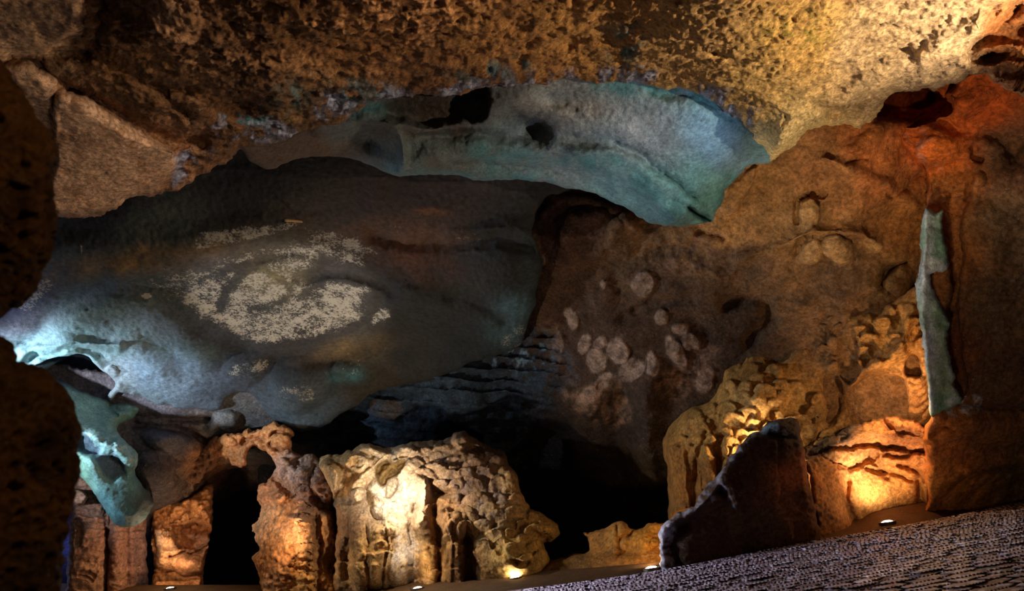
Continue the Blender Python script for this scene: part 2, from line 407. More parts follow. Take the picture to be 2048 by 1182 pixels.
layerA = layer('ceiling', A_poly, A_ctrl, M_crust, 2.6, A_rel,
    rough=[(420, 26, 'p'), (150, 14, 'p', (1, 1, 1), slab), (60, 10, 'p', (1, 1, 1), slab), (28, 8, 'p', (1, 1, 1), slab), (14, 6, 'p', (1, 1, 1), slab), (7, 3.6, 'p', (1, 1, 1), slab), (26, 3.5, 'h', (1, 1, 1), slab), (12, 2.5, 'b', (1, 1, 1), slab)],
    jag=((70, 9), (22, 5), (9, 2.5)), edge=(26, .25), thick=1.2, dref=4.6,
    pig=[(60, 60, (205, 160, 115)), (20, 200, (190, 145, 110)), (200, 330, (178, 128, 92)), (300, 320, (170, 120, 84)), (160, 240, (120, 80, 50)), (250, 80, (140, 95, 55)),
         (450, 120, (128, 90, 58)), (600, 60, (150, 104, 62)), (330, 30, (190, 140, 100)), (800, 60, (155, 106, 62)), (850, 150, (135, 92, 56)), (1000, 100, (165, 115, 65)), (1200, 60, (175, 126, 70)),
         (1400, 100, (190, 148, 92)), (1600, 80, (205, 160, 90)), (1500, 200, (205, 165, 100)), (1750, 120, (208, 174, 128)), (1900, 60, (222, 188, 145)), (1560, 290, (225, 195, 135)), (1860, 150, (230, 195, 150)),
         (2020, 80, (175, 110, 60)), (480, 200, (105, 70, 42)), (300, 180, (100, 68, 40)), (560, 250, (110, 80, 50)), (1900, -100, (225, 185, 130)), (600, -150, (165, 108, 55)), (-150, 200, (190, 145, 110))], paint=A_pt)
props(layerA, 'rough ochre rock ceiling overhead, brightest at its right end', kind='structure')

# ------------------------------------------------------------------ turquoise overhang
B_poly = [(440, 250), (460, 310), (482, 298), (500, 322), (533, 338), (565, 330), (599, 318), (660, 312), (700, 317), (730, 326), (760, 340), (796, 350), (840, 347), (893, 348), (935, 354),
          (974, 360), (1055, 361), (1121, 371), (1187, 388), (1248, 416), (1284, 437), (1329, 449), (1370, 447), (1410, 442), (1424, 442), (1430, 425), (1446, 404), (1450, 378),
          (1475, 355), (1500, 334), (1526, 332), (1546, 322), (1570, 280), (1560, 180), (1400, 100), (1000, 90), (600, 150)]
B_ctrl = [(480, 260, 6.3), (600, 230, 6.0), (800, 180, 6.0), (1000, 150, 6.0), (1300, 150, 5.9), (1540, 250, 6.3), (540, 325, 7.2), (700, 310, 7.2), (800, 340, 7.1), (960, 350, 7.3),
          (1100, 350, 7.3), (1250, 405, 7.4), (1330, 440, 7.4), (1420, 430, 7.3), (1500, 320, 7.0), (1000, 250, 6.7), (1250, 270, 6.5), (1400, 330, 6.8)]
def B_rel(g):
    r = -g.area([(770, 215), (800, 195), (860, 180), (960, 165), (975, 200), (960, 240), (900, 246), (840, 246), (790, 235)], 8)*.35
    r += g.ridge([(640, 255), (740, 245), (850, 250), (980, 245)], 14, .16)
    r += g.ridge([(775, 245), (800, 270), (810, 310), (790, 345)], 10, .20) - g.hump(735, 285, 45, 24, 20, .22)
    r -= g.hump(1060, 255, 40, 26, 20, .30) + g.hump(1110, 200, 50, 18, 10, .12) + g.hump(900, 268, 80, 11, 3, .14)
    r += g.ridge([(960, 220), (1060, 200), (1150, 240), (1250, 260)], 26, .14)
    r += g.ridge([(820, 330), (950, 300), (1080, 300), (1200, 320), (1300, 370), (1350, 430)], 24, .20)
    r -= g.ridge([(900, 320), (1000, 330), (1130, 345), (1220, 380)], 9, .08)
    r += g.ridge([(1150, 300), (1250, 310), (1340, 370), (1400, 420)], 12, .12) - g.ridge([(1230, 290), (1320, 340), (1385, 395)], 9, .12)
    r += g.hump(1400, 260, 110, 70, 30, .18)
    r -= g.ridge([(1378, 414), (1398, 430), (1420, 440)], 5.5, .35, False)
    r -= g.ridge([(1300, 178), (1420, 205), (1500, 270)], 12, .10)
    return r
def B_pt(g, C):
    n = n2(g.x, g.y, 30, 71)+.5*n2(g.x, g.y, 10, 72)
    for pts, w in (([(1200, 175), (1330, 182), (1430, 215), (1520, 300)], 20), ([(950, 305), (1100, 310), (1220, 325), (1310, 375), (1340, 420)], 24), ([(760, 345), (850, 340), (1000, 355), (1100, 362)], 14),
                   ([(1460, 350), (1430, 400), (1420, 430)], 14), ([(700, 225), (760, 215)], 14)):
        d = segdist(g.wx, g.wy, curve(pts, 4, False), False)
        C = mixc(C, (72, 128, 134), np.clip(np.exp(-(d/w)**2)*(.6+n), 0, .85))
    for cx, cy, rx, ry, c, a in ((1150, 220, 130, 30, (150, 140, 130), .5), (850, 265, 120, 16, (90, 72, 60), .75), (1020, 250, 90, 34, (62, 64, 68), .75), (1130, 290, 90, 18, (72, 82, 86), .5), (900, 330, 60, 16, (100, 80, 65), .5),
                              (600, 300, 130, 30, (105, 80, 62), .95), (1460, 280, 60, 60, (118, 160, 195), .6), (1270, 260, 80, 50, (150, 155, 165), .6)):
        C = mixc(C, c, np.clip(a*np.exp(-g.ell(cx, cy, rx, ry)**4)*(.8+n), 0, 1))
    return C
layerB = layer('rock_overhang', B_poly, B_ctrl, M_wet, 3, B_rel,
    rough=[(200, 8, 'p'), (70, 3, 'p'), (14, 1.8, 'p'), (8, 2.8, 'p')], jag=((60, 4), (14, 2)), edge=(12, .12), thick=.8, dref=6.6,
    pig=[(600, 300, (96, 76, 62)), (720, 290, (95, 105, 105)), (860, 215, (70, 58, 48)), (960, 200, (90, 90, 92)), (850, 300, (110, 122, 122)), (1000, 280, (112, 128, 132)), (1100, 230, (135, 138, 138)), (1300, 270, (130, 148, 156)),
         (1450, 260, (120, 160, 190)), (1300, 400, (120, 165, 168)), (1400, 400, (105, 155, 155))], paint=B_pt)
props(layerB, 'smooth turquoise and grey rock overhang hanging below the ochre ceiling', 'rock overhang')

# ------------------------------------------------------------------ far vault with pale crust
C_poly = [(-260, 330), (300, 260), (900, 250), (1180, 330), (1090, 400), (1066, 450), (1072, 480), (1085, 520), (1082, 560), (1072, 610), (1055, 660), (1040, 690), (1000, 712), (918, 738), (850, 762), (790, 775), (740, 785), (700, 815), (650, 851),
          (620, 861), (589, 860), (560, 842), (538, 826), (525, 806), (508, 792), (488, 786), (460, 795), (439, 824), (385, 821), (358, 819), (331, 809), (309, 808), (277, 794), (240, 783), (222, 800),
          (216, 792), (230, 768), (218, 750), (200, 735), (185, 722), (160, 710), (130, 710), (100, 716), (72, 728), (30, 738), (-260, 800)]
C_ctrl = [(-200, 400, 8.5), (300, 400, 8.6), (700, 350, 8.2), (1050, 400, 8.6), (100, 600, 9.8), (400, 600, 10.2), (700, 600, 10.4), (1050, 600, 10.2), (60, 700, 10.6), (300, 780, 11.6), (500, 760, 11.8), (600, 840, 12.2), (750, 760, 12.0), (1000, 700, 11.2), (-200, 700, 10.0), (1150, 350, 8.6), (200, 250, 8.0), (850, 260, 7.9)]
def C_rel(g):
    r = -.4*g.area([(-200, 350), (200, 340), (480, 300), (700, 280), (720, 420), (560, 432), (430, 445), (300, 470), (120, 480), (-200, 520)], 26)*.30
    r += g.ridge([(30, 722), (70, 700), (120, 690), (180, 688), (240, 700)], 9, .16) + g.ridge([(60, 735), (100, 716), (140, 708), (180, 718), (222, 755), (245, 785), (300, 806), (400, 824), (500, 800)], 9, .14)
    r -= g.ridge([(60, 718), (110, 703), (160, 700), (200, 712)], 7, .10)
    r += g.ridge([(120, 660), (180, 625), (250, 610), (330, 640), (400, 700)], 34, .22) - g.ridge([(60, 690), (130, 620), (200, 560)], 26, .16)
    r += g.hump(300, 720, 90, 40, 30, .22) - g.pit(228, 742, 13, 9, 30, .10)
    r += g.ridge([(180, 560), (300, 530), (420, 490), (560, 460)], 30, .10)
    r -= g.ridge([(600, 560), (680, 545), (750, 560), (780, 590)], 12, .16) + g.ridge([(520, 520), (600, 500), (650, 530)], 10, .08)
    r += g.hump(800, 600, 120, 70, 20, .22) - g.ridge([(700, 650), (750, 640), (760, 600)], 10, .08) + g.hump(820, 590, 36, 30, 0, .10)
    r -= g.ridge([(740, 470), (850, 490), (960, 480), (1060, 500)], 14, .14) + g.ridge([(900, 600), (960, 600), (1010, 640)], 14, .12)
    r += g.ridge([(900, 470), (1000, 455), (1080, 470)], 12, .12)
    r += g.dome(600, 770, 62, 62, 20, .35) + g.dome(490, 740, 50, 34, -20, .18)
    r -= g.pit(690, 748, 34, 22, 10, .16, .5) + g.hump(660, 715, 70, 12, -12, .10)
    r += g.hump(1000, 560, 90, 80, 0, .22)
    return r
def C_lic(g):
    m = np.full(g.x.shape, -.55)
    def add(pts, a, soft=22):
        nonlocal m
        a = a-.10
        m = np.maximum(m, -.55+(a+.55)*g.area(pts, soft))
    add([(385, 480), (420, 455), (590, 440), (600, 455), (540, 480), (480, 492), (400, 505)], .6, 14)
    add([(300, 560), (340, 530), (400, 540), (440, 510), (520, 495), (620, 480), (640, 520), (600, 570), (700, 570), (760, 560), (740, 600), (735, 640), (680, 670), (600, 680), (520, 690), (430, 660), (360, 620)], .55, 26)
    add([(360, 600), (450, 575), (560, 560), (700, 560), (735, 590), (720, 640), (660, 670), (560, 690), (480, 680), (420, 640)], .62, 18)
    add([(290, 560), (330, 530), (420, 530), (400, 580), (330, 600)], .38, 20)
    add([(600, 460), (640, 450), (720, 470), (760, 510), (720, 540), (650, 520)], .5, 20)
    add([(640, 430), (760, 420), (1000, 440), (1060, 480), (900, 500), (760, 480)], .12, 26)
    add([(450, 740), (530, 710), (545, 735), (480, 765)], .45, 14); add([(550, 780), (600, 760), (640, 780), (620, 805), (570, 800)], .42, 16)
    add([(745, 625), (780, 620), (780, 650), (740, 655)], .5, 14); add([(745, 690), (790, 690), (780, 705)], .4, 10); add([(640, 720), (700, 695), (740, 740), (680, 770), (640, 760)], .25, 16)
    add([(30, 610), (80, 550), (110, 560), (90, 600), (50, 625)], .6, 10); add([(155, 490), (170, 490), (165, 510)], .6, 5)
    add([(980, 690), (1060, 640), (1080, 700), (1000, 715)], .3, 14)
    m = np.maximum(m, -.55+1.5*(g.ell(293, 592, 12, 5, 0, False) < 1))
    dk = g.area([(610, 490), (640, 520), (600, 555), (480, 545), (430, 600), (420, 570), (480, 520), (560, 510)], 12)*.0
    m = m-.45*np.exp(-(segdist(g.wx, g.wy, curve([(440, 620), (470, 560), (520, 520), (600, 515)], 4, False), False)/9)**2)-.4*np.exp(-(segdist(g.wx, g.wy, curve([(600, 600), (660, 556), (740, 556)], 4, False), False)/9)**2)-.35*np.exp(-(segdist(g.wx, g.wy, curve([(400, 560), (480, 530), (560, 560), (580, 600), (500, 620)], 4, False), False)/7)**2)
    return m-dk
def C_pt(g, C):
    n = n2(g.x, g.y, 50, 81)+.5*n2(g.x, g.y, 16, 82)
    for cx, cy, rx, ry, rot, c, a in ((280, 520, 170, 26, -8, (128, 100, 66), .9), (780, 470, 150, 34, 5, (104, 74, 56), .8), (550, 565, 60, 34, 0, (140, 128, 95), .6), (700, 700, 80, 24, -10, (110, 88, 56), .6),
                                 (820, 520, 110, 40, 15, (88, 56, 40), .7), (690, 750, 34, 22, 0, (60, 110, 120), .9), (1030, 640, 50, 60, 40, (70, 100, 108), .7), (1060, 560, 26, 80, 0, (66, 82, 82), .4), (380, 530, 60, 20, -10, (120, 110, 110), .5),
                                 (240, 690, 160, 30, 5, (120, 155, 160), .6), (330, 740, 90, 50, 20, (120, 140, 160), .7), (200, 620, 120, 30, -10, (88, 102, 96), .6), (120, 715, 120, 30, -10, (130, 170, 175), .8), (860, 425, 30, 9, 0, (140, 90, 52), .9)):
        C = mixc(C, c, np.clip(a*np.exp(-g.ell(cx, cy, rx, ry, rot)**3)*(.85+.8*n), 0, 1))
    return C
layerC = layer('ceiling', C_poly, C_ctrl, M_soot_shade, 3, C_rel,
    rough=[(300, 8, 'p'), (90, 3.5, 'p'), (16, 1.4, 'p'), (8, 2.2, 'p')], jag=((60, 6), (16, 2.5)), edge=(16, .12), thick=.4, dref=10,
    pig=[(200, 400, (38, 37, 42)), (500, 380, (38, 36, 38)), (850, 380, (58, 50, 48)), (300, 480, (66, 70, 64)), (550, 480, (76, 68, 58)), (850, 450, (70, 55, 48)), (980, 520, (42, 44, 43)), (900, 570, (40, 40, 38)), (800, 700, (42, 40, 38)), (200, 600, (66, 70, 74)), (450, 620, (60, 58, 58)),  # near-black top band and dim right side: shade put into the pigment
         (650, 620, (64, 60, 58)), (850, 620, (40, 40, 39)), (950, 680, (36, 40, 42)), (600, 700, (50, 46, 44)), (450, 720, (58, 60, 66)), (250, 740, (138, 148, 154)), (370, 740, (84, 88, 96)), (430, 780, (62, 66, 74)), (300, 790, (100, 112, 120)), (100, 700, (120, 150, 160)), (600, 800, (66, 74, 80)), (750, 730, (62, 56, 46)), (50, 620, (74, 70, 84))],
    paint=C_pt, crust_glint=C_lic)
props(layerC, 'far vault of dark smooth rock blotched with pale crust', kind='structure')

# ------------------------------------------------------------------ back wall
D_poly = [(540, 820), (640, 690), (820, 640), (950, 560), (980, 300), (1300, 230), (1500, 200), (1750, 120), (2000, 120), (1990, 500), (1960, 1100), (1600, 1150), (1350, 1190), (1000, 1240), (600, 1260), (520, 1000)]
D_ctrl = [(600, 850, 13.5), (750, 780, 12.6), (900, 760, 12.0), (1000, 680, 11.8), (1060, 500, 10.0), (1000, 320, 9.6), (1200, 450, 9.5), (1300, 600, 9.8), (1250, 730, 10.6), (1150, 760, 11.6), (1100, 900, 13.5), (1200, 1000, 13.6),
          (900, 1000, 14.5), (1300, 900, 11.6), (1350, 1040, 12.2), (1450, 850, 10.4), (1500, 1000, 10.4), (1500, 350, 8.4), (1650, 500, 8.6), (1700, 300, 7.9), (1800, 200, 8.0), (1900, 280, 8.5), (1950, 600, 8.9), (1850, 700, 8.9), (1700, 800, 9.4), (1850, 1000, 9.2), (1600, 120, 7.9), (700, 1200, 14.5)]
D_ovals = [(1290, 570, 26, 28, 0, .10), (1325, 632, 14, 18, 0, .08), (1140, 638, 13, 26, -10, .06), (1168, 686, 14, 24, 15, .06), (1203, 682, 14, 14, 0, .05), (1234, 702, 20, 26, -10, .07), (1194, 722, 22, 28, 0, .07), (1110, 690, 18, 34, -20, .05),
           (1262, 742, 24, 26, 0, .05), (1300, 730, 14, 30, -15, .06), (1385, 685, 20, 24, -30, .07), (1350, 705, 18, 40, -30, .07), (1410, 760, 20, 30, 10, .05), (1220, 770, 30, 26, 0, .04), (1180, 800, 22, 30, 0, .04),
           (1618, 503, 26, 28, 10, .14), (1676, 498, 28, 30, 0, .15), (1618, 432, 22, 42, -4, .12), (1740, 487, 18, 14, 0, .06), (1204, 568, 8, 9, 0, .04), (1080, 515, 14, 18, -30, .08), (1365, 655, 18, 14, 0, .04), (770, 815, 36, 22, 0, .10)]
def D_rel(g):
    r = np.zeros(g.x.shape)
    for o in D_ovals: r += g.disc(*o, soft=.12)
    # layered soot-blue shelves under the vault
    ys = g.wy+30*n2(g.x, g.y, 220, 91)-(g.wx-900)*.12
    m = g.area([(640, 800), (760, 760), (900, 720), (1030, 660), (1100, 660), (1130, 720), (1120, 790), (1050, 850), (900, 850), (700, 880), (600, 880)], 25)
    r += m*.16*(np.abs(((ys/27) % 1)-.5)*2)**1.6
    # hollow under the overhang, with an arched rim
    r -= g.pit(1180, 470, 72, 52, -25, .2, .35) + g.pit(1250, 470, 26, 46, 20, .12, .4)
    r += g.ridge([(1090, 430), (1120, 400), (1180, 395), (1240, 420), (1270, 460)], 9, .10)
    r -= g.ridge([(1270, 620), (1230, 540), (1340, 500), (1460, 500), (1580, 490)], 12, .05)
    r += g.ridge([(1480, 520), (1560, 490), (1600, 470), (1690, 462), (1740, 475)], 10, .16)
    r -= g.ridge([(1595, 440), (1597, 405), (1618, 390), (1645, 392)], 4, .14) + g.ridge([(1594, 505), (1600, 482), (1620, 474)], 5, .12)+ g.ridge([(1650, 480), (1676, 464), (1702, 478)], 5, .10)
    r -= g.ridge([(1762, 570), (1770, 545), (1790, 530), (1812, 522)], 7, .22) - g.dome(1800, 560, 34, 30, 0, .10)
    r += g.ridge([(1650, 320), (1720, 350), (1790, 385), (1830, 410)], 10, .13) + g.ridge([(1700, 300), (1760, 260), (1790, 250)], 12, .10)
    r -= g.ridge([(1690, 330), (1725, 318)], 4, .10) + g.ridge([(1780, 390), (1810, 375), (1840, 350)], 6, .10)
    # dark alcove high at the right
    r -= g.area([(1752, 235), (1765, 195), (1800, 170), (1870, 175), (1890, 215), (1870, 235), (1800, 240)], 7)*.8
    r += g.area([(1438, 410), (1450, 380), (1480, 350), (1510, 332), (1502, 380), (1460, 435)], 5)*.10
    r -= g.ridge([(1400, 463), (1430, 470), (1448, 480)], 5, .10)
    # big soft buttresses in the dark middle
    r += g.ridge([(1300, 760), (1290, 850), (1300, 960)], 26, .35) - g.ridge([(1250, 780), (1230, 900), (1260, 1010)], 22, .25) + g.ridge([(1180, 790), (1150, 870), (1160, 960)], 30, .35)
    r -= g.ridge([(1130, 860), (1090, 900), (1060, 960), (1120, 1040)], 34, .4)
    r -= g.ridge([(1450, 610), (1520, 600), (1540, 640), (1500, 680)], 13, .14) + g.ridge([(1250, 640), (1300, 610), (1380, 600)], 10, .08)
    r += g.hump(1400, 560, 120, 50, 0, .12)
    r -= g.ridge([(910, 870), (940, 880), (960, 900)], 14, .3)
    return r
def D_pt(g, C):
    n = n2(g.x, g.y, 14, 83)+.6*n2(g.x, g.y, 5, 84)
    for o in D_ovals:
        r = g.ell(*o[:5]); m = (1-sstep(.85, 1.08, r))*np.clip(.75+.7*n, 0, 1)
        c = (150, 122, 100) if o[0] < 1500 else (190, 148, 98)
        if 1050 < o[0] < 1450: c = (182, 152, 132)
        C = mixc(C, c, m*.8)
    for pts in ([(1120, 780), (1200, 770), (1260, 800), (1250, 850), (1160, 830)], [(1080, 640), (1110, 650), (1150, 760), (1110, 760), (1090, 700)], [(1390, 470), (1470, 480), (1440, 520), (1350, 560), (1330, 530)], [(1350, 460), (1380, 455), (1390, 490), (1370, 500)], [(1310, 760), (1400, 700), (1440, 700), (1420, 760), (1350, 800)]):
        C = mixc(C, (160, 122, 98), g.area(pts, 12)*np.clip(.4+n, 0, .8))
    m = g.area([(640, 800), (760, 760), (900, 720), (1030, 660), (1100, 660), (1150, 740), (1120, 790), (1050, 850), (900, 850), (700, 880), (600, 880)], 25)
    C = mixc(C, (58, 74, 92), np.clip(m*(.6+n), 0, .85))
    C = mixc(C, (130, 160, 185), g.area([(960, 720), (1030, 670), (1075, 670), (1100, 730), (1040, 745), (980, 740)], 14)*sstep(.1, .4, n)*.8)
    return C
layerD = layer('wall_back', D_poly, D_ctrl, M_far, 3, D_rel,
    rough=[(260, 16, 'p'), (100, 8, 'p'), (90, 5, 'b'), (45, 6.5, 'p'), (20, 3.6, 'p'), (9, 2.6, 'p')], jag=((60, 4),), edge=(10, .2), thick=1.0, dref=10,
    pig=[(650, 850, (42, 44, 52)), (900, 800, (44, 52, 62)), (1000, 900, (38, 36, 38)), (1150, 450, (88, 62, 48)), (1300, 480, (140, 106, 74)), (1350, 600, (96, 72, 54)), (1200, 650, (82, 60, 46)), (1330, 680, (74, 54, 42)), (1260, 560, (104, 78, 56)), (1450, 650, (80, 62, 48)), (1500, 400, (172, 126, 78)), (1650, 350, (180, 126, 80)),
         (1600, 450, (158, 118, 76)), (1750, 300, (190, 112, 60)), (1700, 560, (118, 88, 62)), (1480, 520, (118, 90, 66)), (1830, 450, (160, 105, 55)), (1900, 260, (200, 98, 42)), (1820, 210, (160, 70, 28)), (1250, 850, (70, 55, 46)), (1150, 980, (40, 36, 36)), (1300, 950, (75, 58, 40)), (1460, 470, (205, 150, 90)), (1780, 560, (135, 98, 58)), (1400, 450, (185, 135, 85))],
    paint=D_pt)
props(layerD, 'brown back wall with pale round bosses and a dark hollow', kind='structure')

# ------------------------------------------------------------------ scalloped flowstone
G_poly = [(1345, 1060), (1334, 1000), (1331, 940), (1332, 885), (1345, 845), (1385, 812), (1425, 800), (1443, 768), (1441, 735), (1470, 712), (1500, 690), (1560, 706), (1585, 668), (1580, 640), (1620, 615), (1680, 612), (1740, 610), (1800, 580), (1840, 560), (1900, 560), (1900, 900), (1760, 940), (1640, 1040), (1400, 1120)]
G_ctrl = [(1340, 1000, 10.1), (1335, 880, 10.2), (1440, 760, 9.9), (1520, 700, 9.7), (1640, 640, 9.2), (1800, 600, 8.6), (1880, 620, 8.45), (1400, 900, 9.7), (1500, 850, 9.4), (1600, 820, 9.4), (1700, 760, 9.3), (1850, 800, 8.9), (1600, 960, 9.4), (1450, 1050, 9.5), (1620, 900, 9.4), (1850, 900, 9.4)]
def G_rel(g):
    r = g.scales([(1375, 860), (1400, 810), (1440, 720), (1500, 690), (1560, 700), (1600, 760), (1660, 800), (1660, 900), (1600, 960), (1440, 940), (1380, 900)], 8, 38, 22, 19, 10, .19, 3, .10)
    r += g.scales([(1590, 700), (1600, 640), (1680, 600), (1780, 590), (1870, 540), (1870, 700), (1800, 720), (1720, 760), (1640, 730)], -8, 38, 26, 18, 9, .19, 5, .2)
    r += g.scales([(1330, 890), (1380, 820), (1430, 860), (1420, 900)], 0, 30, 24, 18, 9, .10, 7, .1)
    lw = sstep(850, 930, g.wy)
    for cx, w, am in ((1350, 20, .22), (1378, 15, .15), (1410, 22, .26), (1450, 20, .18)):
        r += am*lw*np.sqrt(np.clip(1-((g.wx-cx-(g.wy-900)*.10)/w)**2, 0, 1))
    r -= g.area([(1672, 700), (1672, 668), (1685, 656), (1708, 660), (1714, 690), (1712, 750), (1695, 765), (1676, 740)], 5)*.30
    r -= g.area([(1712, 850), (1700, 800), (1715, 770), (1760, 756), (1808, 760), (1813, 830), (1760, 850)], 7)*.45
    r -= g.area([(1812, 735), (1820, 708), (1840, 705), (1846, 745), (1835, 752), (1815, 750)], 4)*.25
    r -= g.ridge([(1650, 840), (1665, 800), (1660, 760)], 14, .3) + g.hump(1610, 680, 34, 24, 20, .18)
    r += g.ridge([(1700, 770), (1740, 735), (1800, 700), (1812, 640), (1850, 600)], 12, .16) + g.hump(1500, 800, 90, 60, 20, .25)
    r -= g.ridge([(1430, 1040), (1436, 940), (1440, 870)], 6, .14) + g.ridge([(1382, 1040), (1390, 940), (1410, 860)], 5, .09)
    s = np.abs(((g.wy-10*np.cos((g.wx-1832)/13))/17 % 1)-.5)*2
    r += .06*s*g.area([(1812, 760), (1850, 755), (1858, 840), (1815, 845)], 4)
    return r
layerG = layer('flowstone', G_poly, G_ctrl, M_warm, 2.5, G_rel,
    rough=[(120, 5, 'p'), (50, 1.6, 'p'), (18, 1.2, 'p'), (7, 1.5, 'p')], jag=((60, 7), (18, 3)), edge=(34, .8), thick=.6, dref=9,
    pig=[(1350, 950, (150, 102, 48)), (1420, 850, (190, 140, 72)), (1530, 820, (225, 175, 105)), (1500, 720, (165, 118, 58)), (1650, 680, (125, 90, 55)), (1750, 660, (175, 125, 65)), (1830, 620, (200, 140, 70)), (1700, 800, (120, 82, 45)), (1640, 860, (150, 115, 70)), (1840, 800, (200, 140, 80))])
props(layerG, 'ochre flowstone covered in arched scales behind the dark boulder', 'flowstone')

# ------------------------------------------------------------------ right wall and its pale green daylit edge
E_edge = [(1848, 330), (1852, 380), (1850, 416), (1843, 450), (1840, 482), (1842, 520), (1833, 558), (1833, 600), (1843, 658), (1848, 709), (1853, 750), (1856, 785), (1861, 831)]
E_poly = [(1770, 225), (1782, 250), (1800, 285), (1830, 318)]+E_edge+[(1850, 860), (1849, 945), (1856, 1000), (1840, 1080), (2330, 1080), (2330, 140), (1980, 130), (1900, 180), (1850, 215), (1800, 215)]
E_ctrl = [(1790, 240, 8.0), (1850, 400, 7.95), (1840, 600, 7.95), (1860, 800, 8.1), (1860, 1000, 8.85), (2048, 960, 9.0), (2048, 800, 8.3), (2048, 400, 7.6), (1950, 300, 7.8), (1950, 150, 7.5), (2300, 200, 6.8), (2300, 600, 7.4), (2300, 950, 8.8), (1950, 600, 7.85)]
def E_rel(g):
    r = -g.area([(1770, 235), (1765, 195), (1800, 170), (1880, 170), (1895, 215), (1868, 236), (1800, 240)], 7)*.7
    r += g.hump(1880, 285, 60, 30, 0, .25) + g.hump(1930, 210, 60, 30, -20, .18) - g.hump(1890, 250, 40, 9, 15, .14)
    r -= g.area([(1850, 345), (1900, 318), (1940, 322), (1948, 360), (1930, 440), (1925, 560), (1915, 640), (1930, 760), (1915, 800), (1900, 640), (1895, 500), (1885, 418), (1855, 405)], 6)*.20
    r -= g.ridge([(1948, 300), (1952, 320), (1965, 325)], 6, .12) + g.hump(2030, 300, 24, 40, 0, .2) + g.hump(1985, 275, 26, 14, 20, .12)
    r += g.disc(1957, 360, 14, 14, 0, .08) - g.ridge([(1930, 400), (1938, 370), (1950, 350)], 4, .08)
    r -= g.ridge([(1925, 808), (1980, 812), (2060, 822), (2200, 830)], 5, .10)
    r -= g.ridge([(1852, 890), (1852, 915), (1853, 940)], 7, .3, False) + g.ridge([(1935, 965), (1980, 950), (2060, 935)], 6, .06)
    r += g.ridge([(1940, 940), (2040, 925), (2200, 910)], 18, .12) - g.ridge([(1856, 870), (1880, 856), (1905, 858)], 4, .08)
    r += g.area([(1860, 835), (1900, 830), (2100, 845), (2400, 850), (2400, 1100), (1840, 1100), (1850, 860)], 14)*.12
    return r
def E_pt(g, C):
    n = n2(g.x, g.y, 20, 93)+.6*n2(g.x, g.y, 7, 94)
    C = mixc(C, (190, 130, 105), g.area([(1800, 240), (1850, 250), (1870, 300), (1900, 330), (1850, 330)], 10)*np.clip(n*2, 0, .7))
    C = mixc(C, (190, 180, 185), g.area([(1920, 800), (1960, 795), (1965, 815), (1930, 830), (1880, 826)], 6)*sstep(-.1, .2, n)*.8)
    C = mixc(C, (140, 105, 78), g.area([(1960, 500), (2048, 480), (2048, 600), (1980, 620)], 20)*np.clip(n*1.5, 0, .6))
    return C
layerE = layer('wall_right', E_poly, E_ctrl, M_warm, 3, E_rel,
    rough=[(200, 12, 'p'), (90, 5, 'b'), (70, 6, 'p'), (28, 3.6, 'p'), (11, 2.6, 'p')], jag=((50, 3), (14, 2)), edge=(9, .25), thick=1.0, dref=8,
    pig=[(1830, 260, (205, 100, 40)), (1890, 290, (225, 115, 45)), (1960, 220, (185, 84, 32)), (1900, 370, (165, 100, 48)), (1905, 500, (145, 90, 46)), (2010, 300, (110, 76, 54)), (2000, 450, (128, 96, 66)), (2000, 600, (112, 84, 58)), (2000, 750, (98, 70, 48)),
         (1890, 900, (190, 110, 50)), (1900, 980, (185, 115, 50)), (1980, 880, (130, 80, 42)), (2040, 920, (110, 78, 42)), (1900, 700, (110, 60, 30)), (2250, 600, (100, 70, 45))], paint=E_pt)
props(layerE, 'dark orange rock wall at the right side of the cave', kind='structure')
S_poly = E_edge[2:]+[(1865, 834), (1886, 822), (1905, 815), (1923, 802), (1918, 785), (1909, 770), (1908, 745), (1905, 733), (1900, 714), (1893, 684), (1900, 650), (1895, 635), (1886, 618), (1872, 590), (1860, 560), (1866, 545), (1893, 540), (1897, 510), (1888, 470), (1885, 440), (1886, 419), (1868, 424)]
def S_rel(g):
    return .10*np.clip((1900-g.x)/50, 0, 1)+.06*noise(np.stack([g.x, g.y, g.x*0], -1), 26, 41)+g.ridge([(1858, 420), (1850, 500), (1846, 600), (1856, 700), (1866, 830)], 9, .05)
def S_pt(g, C):
    n = n2(g.x, g.y, 24, 95)+.6*n2(g.x, g.y, 8, 96)
    m = np.exp(-(segdist(g.wx, g.wy, curve([(1862, 425), (1858, 520), (1855, 600), (1868, 700), (1870, 760), (1862, 820)], 4, False), False)/10)**2)
    C = mixc(C, (210, 220, 235), np.clip(m*(.75+n), 0, .95))  # whites are daylight on the left-facing edge put into the pigment
    C = mixc(C, (205, 212, 225), g.area([(1850, 520), (1890, 525), (1892, 545), (1850, 560)], 5)*np.clip(.6+n, 0, .9))
    C = mixc(C, (200, 210, 220), g.area([(1895, 730), (1905, 740), (1912, 780), (1925, 800), (1900, 815), (1890, 806), (1905, 790)], 4)*np.clip(.7+n, 0, .9))
    return C
seam = layer('daylit_edge', S_poly, [(x, y, d-.10) for x, y, d in E_ctrl], M_wet, 2.5, S_rel,
    rough=[(40, 2, 'p'), (14, 1.6, 'p'), (6, .8, 'p')], jag=((14, 2.5), (6, 1.5)), edge=(9, .12), thick=.2, dref=8,
    pig=[(1870, 440, (160, 190, 178)), (1880, 480, (125, 165, 145)), (1865, 560, (190, 205, 210)), (1880, 640, (145, 178, 150)), (1888, 700, (160, 185, 150)), (1885, 770, (165, 188, 150)), (1885, 815, (125, 170, 140)), (1855, 700, (225, 235, 240))], paint=S_pt, parent=layerE)
seam['label'] = 'pale green and white daylit rock edge'

